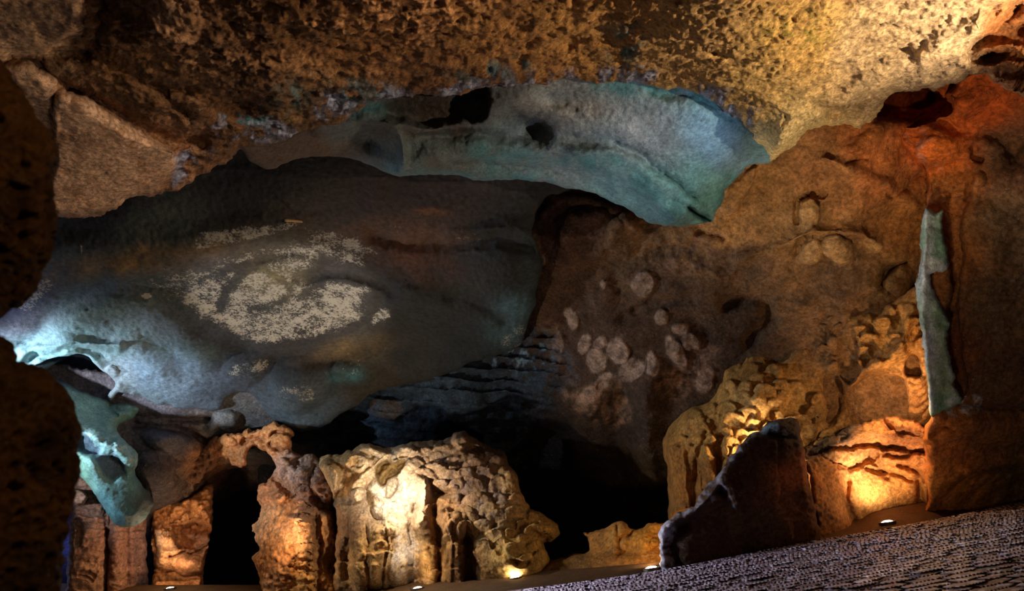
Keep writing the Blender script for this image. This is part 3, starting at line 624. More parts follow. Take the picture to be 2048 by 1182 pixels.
# ------------------------------------------------------------------ left far wall behind the hanging lobe
WL_poly = [(-260, 700), (200, 740), (480, 750), (620, 800), (760, 840), (760, 1290), (-260, 1290)]
WL_ctrl = [(-200, 800, 12), (250, 850, 12.0), (450, 820, 12.4), (600, 870, 13), (330, 980, 12.3), (450, 980, 14.5), (460, 1180, 17), (300, 1180, 16), (700, 1200, 16), (700, 900, 14.5), (-200, 1200, 14), (150, 1180, 14)]
def WL_rel(g):
    r = g.dome(450, 850, 34, 26, 0, .25) + g.dome(360, 890, 60, 30, 10, .3) + g.dome(320, 870, 40, 26, 0, .22)+g.dome(420, 880, 30, 24, 0, .2) + g.dome(300, 940, 60, 40, 0, .3) + g.dome(400, 920, 50, 26, -25, .25)
    r -= g.ridge([(270, 850), (330, 852), (380, 870), (430, 890)], 9, .3) + g.ridge([(250, 830), (300, 832), (420, 842)], 7, .2)
    r += g.ridge([(400, 965), (380, 985), (350, 1000)], 12, .15)
    return r
layerW = layer('wall_left', WL_poly, WL_ctrl, M_far, 3, WL_rel, rough=[(150, 8, 'p'), (50, 4, 'p'), (20, 2, 'r'), (9, 1, 'p')], edge=(14, .3), thick=1, dref=12,
    pig=[(300, 870, (100, 94, 102)), (360, 890, (94, 88, 94)), (450, 860, (100, 98, 98)), (300, 950, (70, 62, 64)), (380, 960, (84, 66, 56)), (460, 1050, (40, 38, 46)), (600, 880, (60, 56, 60)), (150, 1100, (80, 80, 130)), (400, 920, (150, 100, 66))])  # navy and blue samples put the opening's shade and daylight glow into pigment
props(layerW, 'grey lumpy rock wall at the far left behind the lit pillars', kind='structure')

# ------------------------------------------------------------------ teal hanging lobe
F_poly = [(-120, 690), (-60, 720), (40, 722), (100, 712), (170, 716), (222, 760), (222, 800), (245, 800), (280, 812), (272, 833), (236, 856), (250, 884), (262, 895), (273, 906), (274, 925), (270, 940), (284, 967), (302, 991), (304, 1016), (285, 1042), (255, 1054),
          (233, 1047), (215, 1028), (200, 1004), (181, 979), (166, 956), (150, 935), (100, 900), (-100, 880)]
F_ctrl = [(-100, 750, 10.6), (40, 760, 10.9), (150, 740, 11.6), (220, 770, 11.8), (150, 830, 11.0), (240, 830, 11.4), (100, 880, 10.4), (180, 900, 10.4), (260, 900, 10.8), (200, 980, 10.4), (260, 1040, 10.8), (300, 1000, 11.2)]
FP1 = [(150, 870), (170, 866), (185, 876), (200, 898), (196, 912), (176, 914), (150, 900)]
FP2 = [(190, 918), (204, 909), (222, 908), (236, 920), (250, 940), (252, 956), (238, 954), (224, 962), (208, 944), (200, 928)]
def F_rel(g):
    r = -g.area([(80, 742), (120, 722), (170, 716), (205, 735), (226, 765), (218, 795), (190, 790), (140, 775), (100, 760)], 7)*.45
    r -= g.area([(150, 745), (200, 745), (226, 770), (217, 797), (185, 780)], 6)*.35
    r += g.hump(130, 830, 80, 40, 45, .3)
    r -= g.area(FP1, 7)*.2 + g.area(FP2, 9)*.13 + g.pit(236, 893, 12, 5, 25, .12)
    r += g.ridge([(190, 870), (220, 890), (255, 915), (270, 930)], 16, .2) + g.hump(190, 930, 26, 22, 0, .15)
    r -= g.ridge([(220, 812), (222, 822), (232, 832)], 3.5, .10) + g.ridge([(232, 815), (262, 820), (275, 832)], 3, .08)
    return r
def F_pt(g, C):
    n = n2(g.x, g.y, 12, 85)+.6*n2(g.x, g.y, 5, 86)
    C = mixc(C, (165, 195, 205), np.clip(np.exp(-(segdist(g.wx, g.wy, curve([(175, 868), (220, 885), (265, 920)], 4, False), False)/20)**2)*(.5+1.5*n), 0, .9))
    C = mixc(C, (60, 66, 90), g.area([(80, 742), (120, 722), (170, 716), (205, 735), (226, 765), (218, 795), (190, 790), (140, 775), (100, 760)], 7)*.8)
    for p in (FP1, FP2): C = mixc(C, (50, 58, 84), g.area(p, 4)*.8)  # shade of the pits is put into their dark blue colour
    return C
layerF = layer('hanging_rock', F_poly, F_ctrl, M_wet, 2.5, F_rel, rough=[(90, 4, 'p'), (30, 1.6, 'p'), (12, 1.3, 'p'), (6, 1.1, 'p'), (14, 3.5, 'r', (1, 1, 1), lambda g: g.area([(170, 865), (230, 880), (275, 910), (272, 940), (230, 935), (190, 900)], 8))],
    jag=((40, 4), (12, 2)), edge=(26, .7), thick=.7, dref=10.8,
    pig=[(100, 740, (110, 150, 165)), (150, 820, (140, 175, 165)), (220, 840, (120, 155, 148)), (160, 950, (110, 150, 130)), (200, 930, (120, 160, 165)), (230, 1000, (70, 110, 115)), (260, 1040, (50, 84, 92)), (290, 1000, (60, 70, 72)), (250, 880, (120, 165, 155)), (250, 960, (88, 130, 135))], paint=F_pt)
props(layerF, 'teal rock lobe hanging low at the left with dark pits', 'hanging rock')

# ------------------------------------------------------------------ lit pillars at the lower left
def rows(g, ang, per, amp, seed, wob=12):
    a = math.radians(ang); v = -g.wx*math.sin(a)+g.wy*math.cos(a)+wob*n2(g.x, g.y, 70, seed)
    f = (v/per) % 1
    return amp*np.clip(f*5, 0, 1)*(1-f)
I_poly = [(120, 1300), (130, 1180), (138, 1100), (141, 1040), (143, 1000), (148, 970), (162, 940), (200, 920), (260, 960), (285, 1000), (292, 1060), (296, 1180), (300, 1300)]
def I_rel(g):
    r = .20*np.sqrt(np.clip(1-((g.x-172)/46)**2, 0, 1))+.20*np.sqrt(np.clip(1-((g.x-234)/20)**2, 0, 1))+.10*np.sqrt(np.clip(1-((g.x-262)/10)**2, 0, 1))
    r -= g.pit(156, 992, 15, 14, 0, .3) + g.ridge([(148, 1040), (158, 1060), (152, 1085)], 6, .16) + g.ridge([(214, 1060), (216, 1120), (214, 1200)], 4, .2)
    r += rows(g, 3, 15, .05, 101)*sstep(1120, 1080, g.y) + rows(g, 3, 26, .03, 102)
    r -= g.ridge([(160, 1145), (178, 1146), (190, 1152)], 2.5, .08) + g.ridge([(158, 1152), (176, 1154), (186, 1160)], 2.5, .06)
    return r
pI = layer('rock_pillar', I_poly, [(150, 950, 12.0), (150, 1200, 11.6), (280, 1000, 12.4), (280, 1200, 12.2), (215, 1100, 11.8)], M_warm, 2, I_rel,
    rough=[(60, 4, 'p'), (20, 2.6, 'p'), (9, 2.4, 'p'), (5, 1.4, 'p')], jag=((30, 4), (9, 2)), edge=(10, .3), thick=.6, dref=12,
    pig=[(160, 1000, (190, 140, 118)), (160, 1100, (180, 124, 96)), (190, 1150, (190, 136, 100)), (235, 1100, (150, 102, 82)), (240, 1160, (176, 122, 92)), (275, 1100, (104, 74, 68)), (285, 1180, (50, 45, 60))])
props(pI, 'fluted reddish rock pillar beneath the teal hanging rock', 'rock pillar', 'lit pillars at the lower left')
J_poly = [(304, 1300), (300, 1175), (307, 1130), (304, 1100), (303, 1047), (304, 1010), (322, 1002), (345, 1004), (366, 1002), (380, 992), (400, 982), (420, 968), (426, 985), (424, 1031), (421, 1074), (412, 1110), (406, 1141), (404, 1180), (402, 1300)]
def J_rel(g):
    r = g.scales([(300, 1000), (430, 965), (430, 1050), (300, 1075)], 4, 20, 13, 11, 6, .12, 51, .2)
    r -= g.area([(350, 1055), (360, 1052), (385, 1046), (415, 1052), (418, 1080), (400, 1098), (375, 1096), (350, 1090)], 3.5)*.45
    r += g.ridge([(320, 1098), (345, 1102), (366, 1096)], 5, .10) - g.ridge([(342, 1108), (366, 1102), (392, 1106), (412, 1098)], 4, .18)
    r += g.hump(380, 1124, 40, 16, 14, .22) + g.hump(325, 1120, 20, 14, 0, .12) - g.ridge([(312, 1132), (328, 1142), (350, 1141), (372, 1152), (404, 1147)], 3, .14)
    r -= g.pit(338, 1068, 6, 5, 0, .12) + g.pit(340, 1080, 6, 5, 0, .12) + g.ridge([(306, 1060), (312, 1095), (305, 1120)], 5, .25)
    r += g.ridge([(325, 1060), (328, 1090), (322, 1110)], 8, .12)
    return r
pJ = layer('rock_pillar', J_poly, [(305, 1010, 12.9), (420, 970, 13.2), (310, 1180, 12.5), (410, 1180, 12.6), (360, 1090, 12.5)], M_warm, 2, J_rel,
    rough=[(50, 6, 'p'), (18, 3.6, 'p'), (8, 3.0, 'p')], jag=((24, 3), (8, 1.5)), edge=(7, .25), thick=.6, dref=12,
    pig=[(330, 1020, (195, 130, 82)), (380, 1010, (210, 145, 92)), (390, 1070, (150, 92, 58)), (330, 1090, (225, 165, 115)), (360, 1140, (200, 132, 86)), (350, 1170, (175, 115, 65))])
props(pJ, 'short glowing rock pillar with a square recess left of the dark opening', 'rock pillar', 'lit pillars at the lower left')
K_poly = [(345, 980), (365, 942), (385, 918), (411, 893), (430, 876), (450, 866), (470, 864), (490, 862), (515, 856), (541, 848), (560, 848), (575, 856), (587, 867), (582, 880), (583, 903), (600, 909), (632, 908), (652, 930), (668, 960), (676, 1000), (680, 1060), (686, 1120), (690, 1300),
          (524, 1300), (521, 1180), (516, 1150), (505, 1117), (520, 1096), (508, 1074), (506, 1053), (522, 1028), (514, 1001), (518, 972), (535, 962), (548, 949), (549, 931), (538, 910), (520, 897), (500, 895), (494, 908), (494, 924), (484, 933), (468, 933), (456, 917), (440, 914), (425, 925), (412, 944), (396, 960), (380, 985), (360, 998)]
def K_rel(g):
    r = g.disc(560, 885, 22, 20, 0, .14) - g.ridge([(540, 880), (548, 866), (566, 864), (580, 872)], 3.5, .14) - g.ridge([(540, 890), (555, 904), (580, 900)], 3.5, .18)
    r -= g.ridge([(490, 880), (510, 872), (530, 878)], 6, .16) - g.disc(460, 880, 14, 9, 20, .08)
    r -= g.pit(565, 930, 12, 7, 20, .2) + g.pit(558, 996, 12, 12, 0, .25) + g.pit(598, 1040, 20, 7, 0, .25) + g.ridge([(545, 950), (560, 965), (575, 985)], 5, .12)
    u = np.sqrt(np.clip(1-((g.wx-606-(g.wy-1000)*.05)/24)**2, 0, 1))
    r += .22*u*sstep(930, 945, g.wy)
    r += .05*((((g.wy-30*((g.wx-606)/24)**2*.4)/19) % 1))*u
    r += .20*np.sqrt(np.clip(1-((g.wx-652)/24)**2, 0, 1))*sstep(1010, 1030, g.wy)
    r -= g.ridge([(628, 1040), (632, 1120), (634, 1200)], 6, .20) + g.hump(672, 1030, 18, 40, 0, .35) + g.hump(660, 1130, 12, 30, 0, .2) + g.hump(690, 1160, 18, 40, 0, .3)
    r += g.hump(570, 1120, 50, 70, 0, .25)
    r -= g.ridge([(590, 1118), (606, 1116), (622, 1120)], 3.5, .12) + g.ridge([(578, 1134), (600, 1136), (624, 1138)], 3, .12)
    r -= g.pit(650, 965, 24, 34, 0, .5)
    return r
pK = layer('rock_arch', K_poly, [(350, 980, 12.9), (450, 880, 12.2), (560, 860, 11.9), (560, 1000, 11.7), (530, 1180, 11.3), (650, 1180, 11.2), (650, 950, 11.9), (610, 1050, 11.4)], M_warm, 2, K_rel,
    rough=[(60, 5, 'p'), (24, 4.2, 'p'), (10, 3.6, 'p'), (5, 1.8, 'p'), (12, 3, 'h')], jag=((30, 4), (10, 4)), edge=(10, .3), thick=.7, dref=11.8,
    pig=[(360, 970, (90, 70, 60)), (400, 930, (120, 80, 55)), (450, 890, (175, 110, 62)), (560, 880, (195, 128, 76)), (530, 990, (192, 122, 78)), (560, 1040, (225, 165, 115)), (560, 1130, (200, 136, 86)), (606, 980, (150, 115, 100)), (590, 940, (170, 140, 125)), (655, 1050, (150, 105, 62)), (600, 1160, (195, 140, 75)), (675, 1100, (110, 78, 52))])
props(pK, 'orange rock arch resting on a thick lit pillar', 'rock arch')

# ------------------------------------------------------------------ fluted mound
L_poly = [(640, 1300), (672, 1120), (668, 1000), (655, 960), (640, 925), (650, 912), (680, 905), (703, 900), (728, 889), (760, 896), (790, 897), (818, 889), (855, 881), (887, 884), (910, 866), (930, 862), (948, 878), (975, 893), (1009, 909), (1016, 927), (1032, 944), (1039, 967),
          (1052, 1002), (1061, 1017), (1076, 1025), (1093, 1038), (1116, 1050), (1124, 1067), (1108, 1079), (1087, 1083), (1086, 1095), (1097, 1109), (1100, 1130), (1088, 1148), (1080, 1200), (900, 1260), (800, 1300)]
L_ctrl = [(660, 920, 11.6), (660, 1150, 11.0), (740, 1150, 10.6), (800, 900, 11.3), (850, 1150, 10.7), (835, 1178, 10.75), (760, 1180, 10.95), (900, 890, 11.4), (1000, 930, 11.2), (900, 1020, 10.5), (1000, 1050, 10.1), (1030, 1140, 9.75), (1100, 1070, 10.2), (940, 1170, 10.0), (800, 1010, 10.8)]
def L_rel(g):
    r = g.scales([(860, 930), (900, 890), (960, 890), (1015, 920), (1060, 1000), (1120, 1060), (1090, 1130), (1000, 1090), (940, 1080), (880, 1010)], -6, 40, 18, 21, 9, .19, 61, .1, lean=-.15)
    r += g.scales([(800, 930), (870, 890), (900, 930), (900, 1060), (830, 1060), (820, 980)], -25, 34, 17, 19, 8, .13, 63, .12)
    r += g.scales([(690, 1040), (900, 1060), (930, 1150), (690, 1160)], 2, 36, 24, 19, 7, .09, 65, .3)
    r += g.scales([(740, 960), (840, 900), (850, 1000), (830, 1060), (750, 1050)], 12, 34, 20, 18, 9, .10, 69, .2)
    r += g.scales([(680, 900), (780, 895), (800, 1010), (720, 1040), (680, 980)], -10, 34, 20, 18, 8, .09, 66, .3)
    # columns of the fluted foot
    for cx, w, am in ((720, 18, .16), (758, 20, .22), (795, 24, .26), (852, 26, .26), (888, 15, .14), (915, 20, .2)):
        r += am*np.sqrt(np.clip(1-((g.wx-cx-(g.wy-1120)*.02)/w)**2, 0, 1))*sstep(1010, 1060, g.wy)
    r -= g.ridge([(872, 1020), (874, 1100), (882, 1180)], 7, .22) + g.ridge([(826, 1010), (832, 1080), (838, 1180)], 5, .16) + g.ridge([(936, 1080), (945, 1160)], 12, .25)
    # crater, hollows, lip
    r -= g.area([(754, 938), (760, 926), (774, 920), (786, 926), (796, 920), (808, 924), (806, 938), (796, 952), (780, 960), (768, 972), (756, 962)], 4)*.40
    r -= g.area([(772, 990), (780, 965), (795, 955), (800, 965), (790, 985), (780, 993)], 3)*.25
    r -= g.pit(712, 925, 26, 18, -10, .38) + g.pit(652, 960, 24, 36, 0, .5) + g.pit(722, 995, 14, 18, 0, .3) + g.ridge([(735, 1000), (748, 1030), (762, 1045)], 8, .25)
    r += g.ridge([(690, 935), (700, 905), (730, 895), (760, 905), (740, 940), (710, 965), (708, 985)], 9, .18) + g.ridge([(745, 985), (770, 950), (800, 900), (830, 905)], 8, .15)
    r += g.ridge([(800, 935), (835, 950), (845, 990), (848, 1040)], 12, .22) - g.ridge([(815, 940), (850, 958), (858, 980)], 6, .16)
    r -= g.hump(890, 990, 26, 10, 0, .22) + g.hump(865, 985, 12, 12, 0, .18) + g.pit(918, 875, 18, 13, 15, .35) + g.hump(950, 895, 30, 9, 20, .2)
    r += g.hump(1020, 1110, 60, 34, 0, .30) - g.ridge([(988, 1090), (1010, 1110), (1030, 1118)], 4, .14) - g.area([(1026, 1120), (1040, 1115), (1058, 1121), (1040, 1128)], 2.5)*.14
    r += g.hump(1095, 1055, 30, 18, 10, .2) + g.hump(740, 1160, 30, 24, 0, .1) - g.hump(770, 1150, 12, 14, 0, .2) - g.hump(700, 1140, 16, 40, 0, .25)
    r -= g.pit(900, 1100, 16, 18, 0, .1)
    return r
def L_pt(g, C):
    n = n2(g.x, g.y, 22, 97)+.6*n2(g.x, g.y, 8, 98)
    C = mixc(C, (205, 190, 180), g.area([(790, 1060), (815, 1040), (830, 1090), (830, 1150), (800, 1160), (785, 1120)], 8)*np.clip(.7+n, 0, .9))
    C = mixc(C, (150, 118, 62), g.area([(754, 938), (760, 926), (774, 920), (786, 926), (796, 920), (808, 924), (806, 938), (796, 952), (780, 960), (768, 972), (756, 962)], 4)*.9)
    C = mixc(C, (130, 115, 115), g.area([(830, 910), (960, 920), (1010, 980), (1000, 1060), (960, 1040), (900, 980)], 20)*np.clip(.3+n, 0, .7))
    return C
mound = layer('flowstone_mound', L_poly, L_ctrl, M_warm, 2, L_rel,
    rough=[(70, 6, 'p'), (26, 2.4, 'p'), (11, 2.2, 'p'), (5, 1.5, 'p')], jag=((40, 5), (12, 2.5)), edge=(16, .4), thick=.7, dref=10.8,
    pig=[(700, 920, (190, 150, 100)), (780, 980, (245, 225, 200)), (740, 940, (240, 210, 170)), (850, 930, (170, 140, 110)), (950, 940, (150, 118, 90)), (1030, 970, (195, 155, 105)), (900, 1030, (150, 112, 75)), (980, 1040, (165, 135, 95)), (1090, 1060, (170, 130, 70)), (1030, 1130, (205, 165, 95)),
         (800, 1110, (205, 175, 135)), (740, 1100, (190, 145, 85)), (860, 1120, (180, 130, 70)), (920, 1130, (120, 85, 50)), (690, 1060, (120, 88, 60)), (1000, 900, (120, 92, 70))], paint=L_pt)
props(mound, 'large fluted flowstone mound with a blazing white upper left', 'flowstone mound')

# ------------------------------------------------------------------ low ledge with the dark notch
M_poly = [(1094, 1120), (1128, 1114), (1145, 1106), (1169, 1106), (1178, 1095), (1173, 1078), (1166, 1067), (1182, 1063), (1200, 1059), (1212, 1055), (1222, 1048), (1234, 1044), (1246, 1044), (1254, 1048), (1260, 1055), (1282, 1055), (1299, 1046), (1325, 1044), (1340, 1036), (1362, 1018), (1440, 1030), (1440, 1190), (1060, 1210), (1050, 1140), (1080, 1120)]
def M_rel(g):
    r = g.hump(1240, 1075, 24, 26, 0, .22)+g.hump(1290, 1080, 24, 30, 0, .2)-g.ridge([(1240, 1082), (1262, 1072), (1272, 1060)], 4, .14)-g.pit(1232, 1103, 6, 5, 0, .12)-g.ridge([(1236, 1055), (1236, 1110)], 4, .1)
    r -= g.pit(1312, 1086, 8, 7, 0, .15)
    r += g.area([(1050, 1160), (1100, 1128), (1170, 1115), (1260, 1112), (1330, 1110), (1340, 1180), (1100, 1190)], 10)*.12
    return r
ledge = layer('rock_ledge', M_poly, [(1100, 1130, 10.0), (1080, 1180, 9.7), (1180, 1070, 9.9), (1250, 1050, 9.6), (1350, 1030, 9.2), (1420, 1150, 8.3), (1250, 1150, 8.8), (1180, 1150, 9.2), (1330, 1100, 8.9)], M_warm, 2, M_rel,
    rough=[(60, 4, 'p'), (24, 2.2, 'p'), (10, 1.5, 'r'), (5, .7, 'p')], jag=((30, 3), (9, 1.5)), edge=(7, .25), thick=.5, dref=9.3,
    pig=[(1150, 1130, (110, 76, 32)), (1200, 1090, (165, 112, 50)), (1240, 1080, (185, 130, 60)), (1300, 1080, (205, 140, 50)), (1300, 1120, (170, 110, 42)), (1220, 1120, (140, 94, 42)), (1345, 1035, (200, 120, 30))])
props(ledge, 'low ochre rock ledge with a dark notch at its left end', 'rock ledge')

# ------------------------------------------------------------------ boulders
N_poly = [(1324, 1142), (1320, 1120), (1321, 1085), (1319, 1060), (1330, 1048), (1347, 1037), (1361, 1024), (1388, 1011), (1402, 990), (1414, 972), (1428, 962), (1439, 945), (1448, 928), (1460, 910), (1478, 890), (1495, 873), (1521, 866), (1530, 852), (1545, 843), (1566, 838), (1592, 841),
          (1600, 858), (1606, 890), (1613, 930), (1622, 975), (1632, 1030), (1644, 1075), (1640, 1110), (1480, 1150), (1340, 1170)]
def N_rel(g):
    r = g.area([(1495, 880), (1540, 875), (1560, 900), (1562, 1000), (1580, 1100), (1500, 1200), (1300, 1200), (1300, 1060), (1400, 1000)], 8)*.12
    r += g.area([(1562, 880), (1606, 880), (1650, 1100), (1580, 1100)], 7)*.10 - g.ridge([(1500, 868), (1540, 870), (1590, 872)], 6, .12)
    r += g.ridge([(1330, 1060), (1345, 1050), (1400, 1005), (1440, 955), (1495, 885)], 8, .12)
    r -= g.ridge([(1370, 1050), (1345, 1090), (1350, 1130)], 14, .22) + g.hump(1440, 985, 14, 9, 40, .14) - g.ridge([(1440, 960), (1455, 985), (1475, 1010)], 6, .14)
    r += g.hump(1560, 850, 34, 12, 0, .12)
    return r
def N_pt(g, C):
    n = n2(g.x, g.y, 12, 87)+.6*n2(g.x, g.y, 5, 88)
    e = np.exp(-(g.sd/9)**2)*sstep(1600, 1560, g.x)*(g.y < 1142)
    C = mixc(C, (170, 170, 185), np.clip(e*(.55+1.3*n), 0, .85))  # pale left edge and patches: cool rim light painted into the pigment
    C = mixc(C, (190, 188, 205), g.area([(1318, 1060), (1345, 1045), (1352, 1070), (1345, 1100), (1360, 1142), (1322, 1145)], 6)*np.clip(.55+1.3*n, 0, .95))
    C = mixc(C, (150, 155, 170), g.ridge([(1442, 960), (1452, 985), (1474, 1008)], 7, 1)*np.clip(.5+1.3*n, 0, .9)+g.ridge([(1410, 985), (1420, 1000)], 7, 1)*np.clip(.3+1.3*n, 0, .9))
    C = mixc(C, (120, 150, 165), g.area([(1522, 866), (1540, 845), (1556, 845), (1552, 862)], 4)*.7)
    return C
bN = layer('boulder', N_poly, [(1330, 1140, 7.65), (1500, 1110, 7.85), (1640, 1078, 8.0), (1350, 1040, 7.8), (1450, 930, 8.05), (1560, 845, 8.2), (1600, 900, 8.15), (1500, 1000, 7.8)], M_far, 2, N_rel,
    rough=[(100, 6, 'p'), (36, 3, 'p'), (14, 2.0, 'r'), (6, 1.2, 'p')], jag=((40, 4), (11, 3)), edge=(12, .3), thick=.4, dref=7.9,
    pig=[(1400, 1060, (78, 58, 44)), (1500, 950, (72, 50, 38)), (1540, 900, (64, 46, 36)), (1590, 950, (170, 100, 58)), (1610, 1020, (110, 70, 45)), (1520, 1060, (88, 66, 46)), (1580, 855, (90, 70, 60))], paint=N_pt)
props(bN, 'tall dark boulder in shadow with a rim-lit left edge', 'boulder')
O_poly = [(1642, 1078), (1634, 1052), (1624, 1005), (1616, 962), (1608, 930), (1607, 900), (1616, 893), (1632, 890), (1648, 884), (1664, 876), (1678, 868), (1688, 858), (1700, 852), (1720, 848), (1739, 842), (1760, 838), (1784, 831), (1810, 834), (1828, 840), (1848, 856), (1860, 900), (1862, 1000), (1856, 1030), (1790, 1050), (1713, 1075)]
def O_rel(g):
    # overhanging brow, ragged stepped ledges, smooth belly
    r = g.area([(1600, 905), (1640, 900), (1720, 890), (1780, 886), (1850, 900), (1880, 820), (1700, 820), (1600, 880)], 6)*.12
    r -= g.area([(1616, 895), (1660, 890), (1720, 880), (1790, 885), (1850, 880), (1852, 912), (1800, 900), (1740, 892), (1690, 896), (1640, 906), (1612, 908)], 4)*.22
    r += g.ridge([(1700, 870), (1740, 860), (1780, 868), (1800, 856)], 9, .12) - g.ridge([(1770, 845), (1790, 856), (1830, 870)], 6, .12)
    r -= g.ridge([(1612, 915), (1640, 912), (1665, 925), (1690, 930)], 7, .14) + g.ridge([(1700, 935), (1730, 920), (1748, 905)], 8, .16) + g.ridge([(1735, 935), (1765, 945), (1790, 950), (1820, 960)], 5, .12)
    r -= g.ridge([(1800, 930), (1830, 940), (1846, 960)], 6, .14) + g.ridge([(1775, 905), (1800, 912), (1830, 905)], 5, .12) + g.ridge([(1750, 915), (1765, 935), (1780, 960)], 6, .10)
    r -= g.ridge([(1695, 960), (1692, 1000), (1705, 1030), (1715, 1050)], 7, .12)
    r += g.hump(1760, 990, 60, 50, 0, .16) + g.hump(1650, 990, 36, 60, 0, .14)
    r -= g.ridge([(1832, 960), (1842, 1000), (1840, 1020)], 7, .16)
    return r
bO = layer('boulder', O_poly, [(1640, 1070, 8.35), (1713, 1052, 8.9), (1794, 1028, 9.2), (1855, 1015, 9.1), (1620, 900, 8.7), (1700, 860, 8.95), (1800, 840, 8.85), (1850, 870, 8.6), (1750, 950, 9.15)], M_warm, 2, O_rel,
    rough=[(90, 5, 'p'), (34, 3, 'p'), (15, 2.4, 'r', (1, 1, 1), lambda g: .4+.9*sstep(1700, 1660, g.wx)+.9*sstep(960, 930, g.wy)), (7, 1.3, 'p')], jag=((40, 4), (11, 2.5)), edge=(9, .25), thick=.5, dref=8.7,
    pig=[(1640, 880, (90, 78, 70)), (1700, 855, (100, 88, 80)), (1740, 870, (225, 150, 85)), (1660, 980, (195, 125, 65)), (1750, 990, (225, 160, 90)), (1820, 980, (205, 135, 68)), (1800, 870, (170, 105, 60)), (1840, 930, (180, 110, 55)), (1700, 920, (230, 165, 105)), (1640, 1050, (150, 95, 50))])
props(bO, 'broad orange boulder glowing above the nearest floor light', 'boulder')

# ------------------------------------------------------------------ foreground rocks
fgr = [(90, 10, 'p'), (45, 9, 'r'), (24, 7, 'r'), (14, 4, 'p'), (7, 2, 'p'), (30, 14, 'h')]
fpig = [(20, 300, (110, 70, 30)), (60, 400, (88, 54, 22)), (40, 550, (90, 58, 24)), (60, 800, (100, 66, 28)), (100, 900, (82, 52, 22)), (40, 1000, (120, 76, 30)), (60, 1150, (90, 58, 24))]
fA = layer('rock_outcrop', [(-320, 60), (-100, 70), (0, 120), (12, 132), (24, 160), (42, 178), (60, 203), (75, 240), (98, 272), (107, 300), (103, 350), (108, 400), (112, 440), (108, 495), (92, 540), (64, 588), (34, 613), (10, 624), (-40, 640), (-320, 650)],
    [(-300, 100, .95), (-300, 600, .9), (60, 300, 1.1), (100, 430, 1.15), (10, 600, 1.12), (0, 150, 1.15)], M_near, 3, None, rough=fgr, jag=((50, 6), (16, 4)), edge=(60, .10), thick=.3, dref=1.05, pig=fpig)
props(fA, 'blurred dark brown rock outcrop, upper of the two in front', 'rock outcrop')
fB = layer('rock_outcrop', [(-320, 640), (-40, 655), (0, 672), (24, 690), (32, 722), (60, 728), (96, 745), (128, 772), (140, 800), (152, 832), (162, 855), (153, 900), (156, 940), (142, 1000), (136, 1060), (126, 1120), (118, 1182), (110, 1330), (-320, 1330)],
    [(-300, 700, .9), (-300, 1300, .85), (60, 800, 1.1), (150, 870, 1.15), (130, 1050, 1.1), (110, 1300, 1.05), (0, 690, 1.12)], M_near, 3, None, rough=fgr, jag=((50, 7), (16, 4)), edge=(60, .10), thick=.3, dref=1.05, pig=fpig)
props(fB, 'blurred dark brown rock outcrop, lower of the two in front', 'rock outcrop')

# ------------------------------------------------------------------ earth strip and cobbles
strip = layer('floor', [(-260, 1330), (-260, 1176), (300, 1170), (640, 1168), (960, 1150), (1060, 1144), (1300, 1125), (1500, 1095), (1700, 1035), (1860, 1003), (1930, 998), (2048, 962), (2340, 890), (2340, 1100), (1800, 1120), (1300, 1230), (1000, 1330)],
    [(-260, 1176, 13), (340, 1178, 11.7), (640, 1180, 11.2), (835, 1178, 10.1), (960, 1158, 10.0), (1030, 1157, 9.6), (1060, 1151, 9.6), (1303, 1138, 7.85), (1320, 1142, 7.72), (1500, 1108, 7.9), (1600, 1090, 8.0), (1713, 1052, 8.75), (1775, 1046, 8.4), (1923, 1030, 8.8), (1858, 1008, 9.05), (2048, 1004, 9.15), (2048, 966, 9.35), (2300, 930, 9.4), (1020, 1185, 7.95), (1300, 1230, 6.4), (700, 1330, 7)],
    M_dirt, 2.5, None, rough=[(80, 1.2, 'p'), (20, .6, 'p')], jag=(), edge=(4, .02), thick=.3, dref=9, pig=[(900, 1170, (78, 54, 30)), (1700, 1060, (84, 54, 30)), (2000, 990, (74, 48, 28)), (1200, 1150, (78, 52, 26))])
props(strip, 'packed brown earth strip running along the foot of the walls', kind='structure')
def cobble_h(X, Y):
    a = math.radians(16); U = (X*math.cos(a)+Y*math.sin(a))/.26; V = (-X*math.sin(a)+Y*math.cos(a))/.12
    ui, vi = np.floor(U), np.floor(V); f1 = np.full(X.shape, 9.); f2 = np.full(X.shape, 9.); hh = np.zeros(X.shape); z0 = (ui*0).astype(np.int64)
    for du in (-1, 0, 1):
        for dv in (-1, 0, 1):
            cu, cv = (ui+du).astype(np.int64), (vi+dv).astype(np.int64)
            h = _hash(cu, cv, z0, 5)
            ox = (h & np.uint32(255))/255*.5+.25+.5*(cv % 2); oy = ((h >> np.uint32(8)) & np.uint32(255))/255*.5+.25
            dd = np.maximum(np.abs(U-cu-ox), np.abs(V-cv-oy))*.7+.3*np.hypot(U-cu-ox, V-cv-oy)
            n = dd < f1; f2 = np.where(n, f1, np.minimum(f2, dd)); hv = ((h >> np.uint32(16)) & np.uint32(255))/255; hh = np.where(n, hv, hh); f1 = np.where(n, dd, f1)
    return sstep(0, .17, f2-f1), hh
CX = []; CX_n = []
def P_depth(x, y):
    d = fdepth(x, y, .03); Pw = CAM+(FW+XC*((x-W/2)/F)[..., None]-YC*((y-H/2)/F)[..., None])*d[..., None]
    c, h = cobble_h(Pw[..., 0], Pw[..., 1]); z = -.018+.019*c*(.55+.8*h)+.003*noise(Pw, .07, 7)+.012*noise(Pw, .8, 8)
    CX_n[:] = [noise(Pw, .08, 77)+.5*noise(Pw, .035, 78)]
    CX[:] = [c, h]
    return fdepth(x, y, .03+z)
